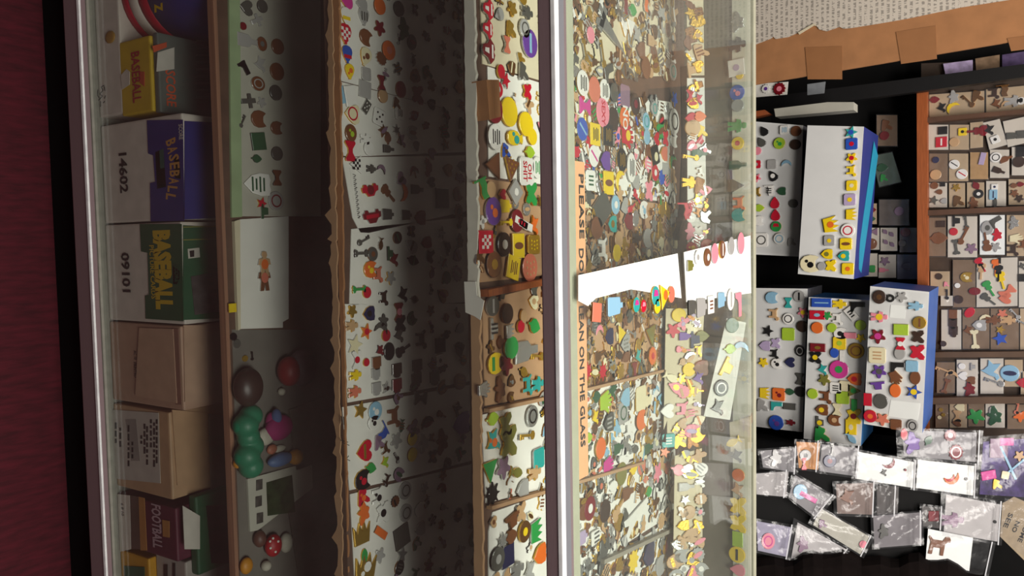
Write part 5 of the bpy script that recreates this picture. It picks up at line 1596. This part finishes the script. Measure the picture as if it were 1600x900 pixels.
gap('dim blue grey bagged card beside the tray edge', rq(1402, 398, 1434, 436), mat('dim_blue_card', '55566a', .6), [(1416, 416, 'shield', 14, 'dk', 'nv')])

# ------------------------------------------------------------------ heap of bagged pins, lower right
PH = Plane((0, 1.80, .86), (0, -.80, .50), (0, .50, .80))
hp = prism('heap_riser', [V((.18, 1.70, .80)), V((1.45, 1.70, .80)), V((1.45, 2.20, .80)), V((.18, 2.20, .80))], (0, 0, 1), .02, M_black)
bpy.data.objects.remove(hp)
ra, rb = PH.at(1170, 688, -.012), PH.at(1640, 688, -.012)
xl = PH.at(1300, 712, -.012).x; sl = lambda z: PH.p.y + (z - PH.p.z) * (.50 / .80) + .015
vs = [(xl, sl(.80), .80), (1.45, sl(.80), .80), (1.45, 2.19, .80), (xl, 2.19, .80), (xl, sl(1.28), 1.28), (1.45, sl(1.28), 1.28), (1.45, 2.19, 1.28), (xl, 2.19, 1.28)]
o = mk('display_riser', vs, [(0, 3, 2, 1), (4, 5, 6, 7), (0, 1, 5, 4), (1, 2, 6, 5), (2, 3, 7, 6), (3, 0, 4, 7)], M_black); tag(o, 'black sloping riser under the heap of bagged pins', 'display riser')
def heap(label, pts, colr, marks=(), h=.002, grow=1.18, amp=.010, bagq=None):
    r_ = carded(label, pts, colr, marks, False, h, PH); r_.name = 'bagged_pin'; r_['category'] = 'bagged pin'; r_['group'] = 'bagged pins in the heap'
    bag_over(PH, bagq or pts, h + .006, r_, grow, amp, 12)
    q = [V(p) for p in (bagq or pts)]; c = sum(q, V((0, 0))) / len(q); a, b = c + (q[1] - c) * grow, c + (q[2] - c) * grow; e = (c - (a + b) / 2).normalized() * 5
    bag_strip = sheet('zip_strip', PH, [tuple(a + e), tuple(b + e), tuple(b + e * 1.35), tuple(a + e * 1.35)], h + .006 + amp, .0005, mat('zip_white', 'c9c9cc', .4), r_); return r_
G_ = mat('grey_bag_card', '8d8a8c', .6, 0, .1, 20); WH = mat('bright_paper', 'f1f3ef'); DG = mat('dark_bag_card', '4c4745', .6, 0, .2, 20)
heap('crumpled bagged pin with a grey smear beside the orange card', [(1188, 704), (1244, 700), (1242, 738), (1192, 730)], G_, [(1212, 716, 'cluster', 24, 'dk', 'gy')])
heap('orange card with a round eye pin in the heap', [(1244, 690), (1281, 692), (1278, 734), (1248, 731)], mat('amber_card', 'c07a20', .4, 0, .2, 40), [(1258, 711, 'circle', 18, 'sv', 'gy', 0, 1, 'dot', 'k'), (1256, 724, 'bow', 20, 'sv', 'r', 0, .6)], .006)
heap('grey card with a round red and blue pin', [(1284, 694), (1342, 700), (1338, 744), (1280, 736)], G_, [(1296, 720, 'circle', 20, 'sv', 'nv', 0, 1, 'dot', 'dr'), (1300, 704, 'key', 24, 'dk', 'dgy', -8)])
heap('white card with a bent red and black pin', [(1342, 706), (1428, 722), (1426, 762), (1338, 748)], WH, [(1388, 722, 'crescent', 20, 'dk', 'dr', -150), (1380, 738, 'bird', 12, 'dk', 'dgy'), (1414, 734, 'circle', 4, 'dk', 'dr')], .010)
heap('white card with a small rainbow pin', [(1434, 718), (1522, 728), (1520, 774), (1431, 762)], WH, [(1486, 745, 'crescent', 24, 'gd', 'o', -160, 1, None, None), (1483, 745, 'crescent', 16, 'gd', 'r', -160), (1509, 748, 'circle', 5, 'dk', 'k')], .014)
heap('clear bagged card with purple grapes and two scalloped red chips', [(1410, 672), (1526, 676), (1524, 722), (1412, 712)], G_, [(1425, 692, 'cluster', 30, 'dk', 'p'), (1412, 678, 'circle', 18, 'gd', 'r', 0, .6), (1450, 688, 'leaf', 18, 'dk', 'dg', 60), (1484, 680, 'badge', 20, 'sv', 'dr', 0, 1, 'dot', 'w'), (1493, 706, 'badge', 26, 'sv', 'dr', 0, .9, 'ring', 'w')], .018)
heap('shiny purple and magenta foil packet at the right edge', [(1536, 690), (1618, 684), (1618, 778), (1530, 772)], mat('purple_foil', '3a2a5c', .25, .3, .5, 70), [(1560, 700, 'rect', 30, 'sv', 'mv', 0, .9), (1572, 690, 'rect', 12, 'dk', 'm', 0, 1.8), (1544, 742, 'rect', 14, 'dk', 'm', 10, 1.6), (1556, 756, 'charm', 16, 'gd', 'gd'), (1570, 742, 'rrect', 12, 'sv', 'cr', -10), (1574, 722, 'rect', 60, 'sv', 'lb', 25, .06), (1590, 725, 'rect', 40, 'sv', 'lb', -50, .08), (1592, 712, 'flower', 18, 'bz', 'tn')], .012)
heap('rolled white bag near the counter edge', [(1180, 740), (1232, 736), (1228, 776), (1182, 772)], mat('pale_bag_card', 'b7b3b2', .6, 0, .1, 20), [], .004, 1.1, .016)
heap('tilted bagged card with a magenta and blue pin', [(1242, 742), (1300, 776), (1274, 808), (1232, 776)], G_, [(1250, 768, 'circle', 24, 'sv', 'lb', 0, .9), (1262, 776, 'rect', 30, 'sv', 'm', 60, .25)], .010)
heap('bagged brown card with a faded bird pin', [(1306, 756), (1366, 754), (1364, 804), (1308, 802)], mat('faded_brown_card', '7d6a62', .6, 0, .1, 20), [(1322, 776, 'bird', 28, 'bz', 'br')], .004)
heap('empty clear zip bag beside the faded brown card', [(1370, 758), (1404, 760), (1402, 806), (1370, 804)], DG, [], .003, 1.05, .012)
heap('long tilted white card with a pink corner', [(1282, 794), (1358, 838), (1344, 866), (1270, 820)], mat('dull_white_card', 'b8b5a8'), [(1284, 818, 'charm', 14, 'sv', 'mv'), (1348, 850, 'circle', 12, 'sv', 'pk')], .014)
heap('bagged lilac card with a pink round pin', [(1182, 814), (1238, 824), (1230, 870), (1184, 860)], mat('lilac_card', 'a49fb4', .6), [(1200, 845, 'circle', 26, 'sv', 'pk', 0, .8, 'ring', 'm')], .006)
heap('triangular white card with a dark lilac charm', [(1246, 816), (1322, 858), (1310, 874), (1236, 872)], mat('pale_bag_card', 'b7b3b2'), [(1254, 850, 'cluster', 22, 'sv', 'mv')], .010)
heap('bulging clear bag with a dark pin', [(1364, 806), (1440, 800), (1440, 850), (1366, 856)], mat('faded_grey_card', '757073', .6, 0, .15, 20), [(1380, 830, 'cluster', 20, 'dk', 'dgy')], .008, 1.1, .02)
heap('grey bag with a white header card and a violet pin', [(1478, 772), (1562, 788), (1558, 846), (1474, 832)], mat('pale_bag_card', 'b7b3b2'), [(1488, 812, 'figure', 34, 'sv', 'mv'), (1554, 815, 'circle', 5, 'dk', 'k')], .010)
heap('dark bag between the bulging bag and the grey bag', [(1440, 790), (1474, 794), (1472, 826), (1442, 822)], DG, [(1458, 806, 'rect', 16, 'bz', 'dr')], .004)
heap('white card with a brown four-legged animal pin', [(1450, 826), (1520, 840), (1514, 892), (1446, 874)], WH, [(1466, 852, 'dog', 34, 'bz', 'br', 80, 1.1)], .018, 1.0, .004, [(1450, 826), (1556, 848), (1544, 905), (1446, 874)])
sn = heap('tan card lettered SEE NO at the right edge of the heap', [(1566, 786), (1584, 776), (1640, 800), (1625, 900), (1562, 838)], mat('tan_sign_card', '9c8a70', .7), [], .012, 1.0, .003, [(1570, 778), (1640, 800), (1625, 890), (1562, 838)])
for s, x, y, wpx in (('SEE', 1575, 813, 24), ('NO', 1587, 823, 18), ('SOME', 1599, 832, 32)):
    me = text_mesh(s, 'CENTER', .02); wd = max(v.co.x for v in me.vertices) - min(v.co.x for v in me.vertices); sc = PH.scale(x, y); hz = .0145
    text(s, PH.at(x, y, .0138), PH.basis(-22), hz, M_ink, sn, wpx * sc / (wd * hz), .02)
# black cloth heap at the bottom edge of the picture
bmh = bmesh.new(); nx, ny = 26, 12; vg = {}
PHc = PH.at(1330, 910, 0)
for i in range(nx):
    for j in range(ny):
        x = 1165 + i * 15.0; u = j / (ny - 1); edge = 866 + 8 * math.sin(i * .55) + 4 * math.sin(i * 1.7) + (max(0, (x - 1400)) * .16)
        y = edge + u * 150
        hh = .020 + .05 * math.sin(min(1, u * 2.2) * math.pi / 2) + .006 * math.sin(i * .9 + j) * u
        if j == 0: hh = .002
        vg[i, j] = bmh.verts.new(PH.at(x, y, hh))
for i in range(nx - 1):
    for j in range(ny - 1): bmh.faces.new((vg[i, j], vg[i + 1, j], vg[i + 1, j + 1], vg[i, j + 1]))
ct = bm_mk('black_cloth', bmh, mat('black_cloth', '120c0b', .95, 0, .3, 30, .3, 0, None, .1)); tag(ct, 'black cloth bunched over the bottom of the heap of bagged pins', 'cloth')
sm = ct.modifiers.new('thickness', 'SOLIDIFY'); sm.thickness = .004

build_pins(300)
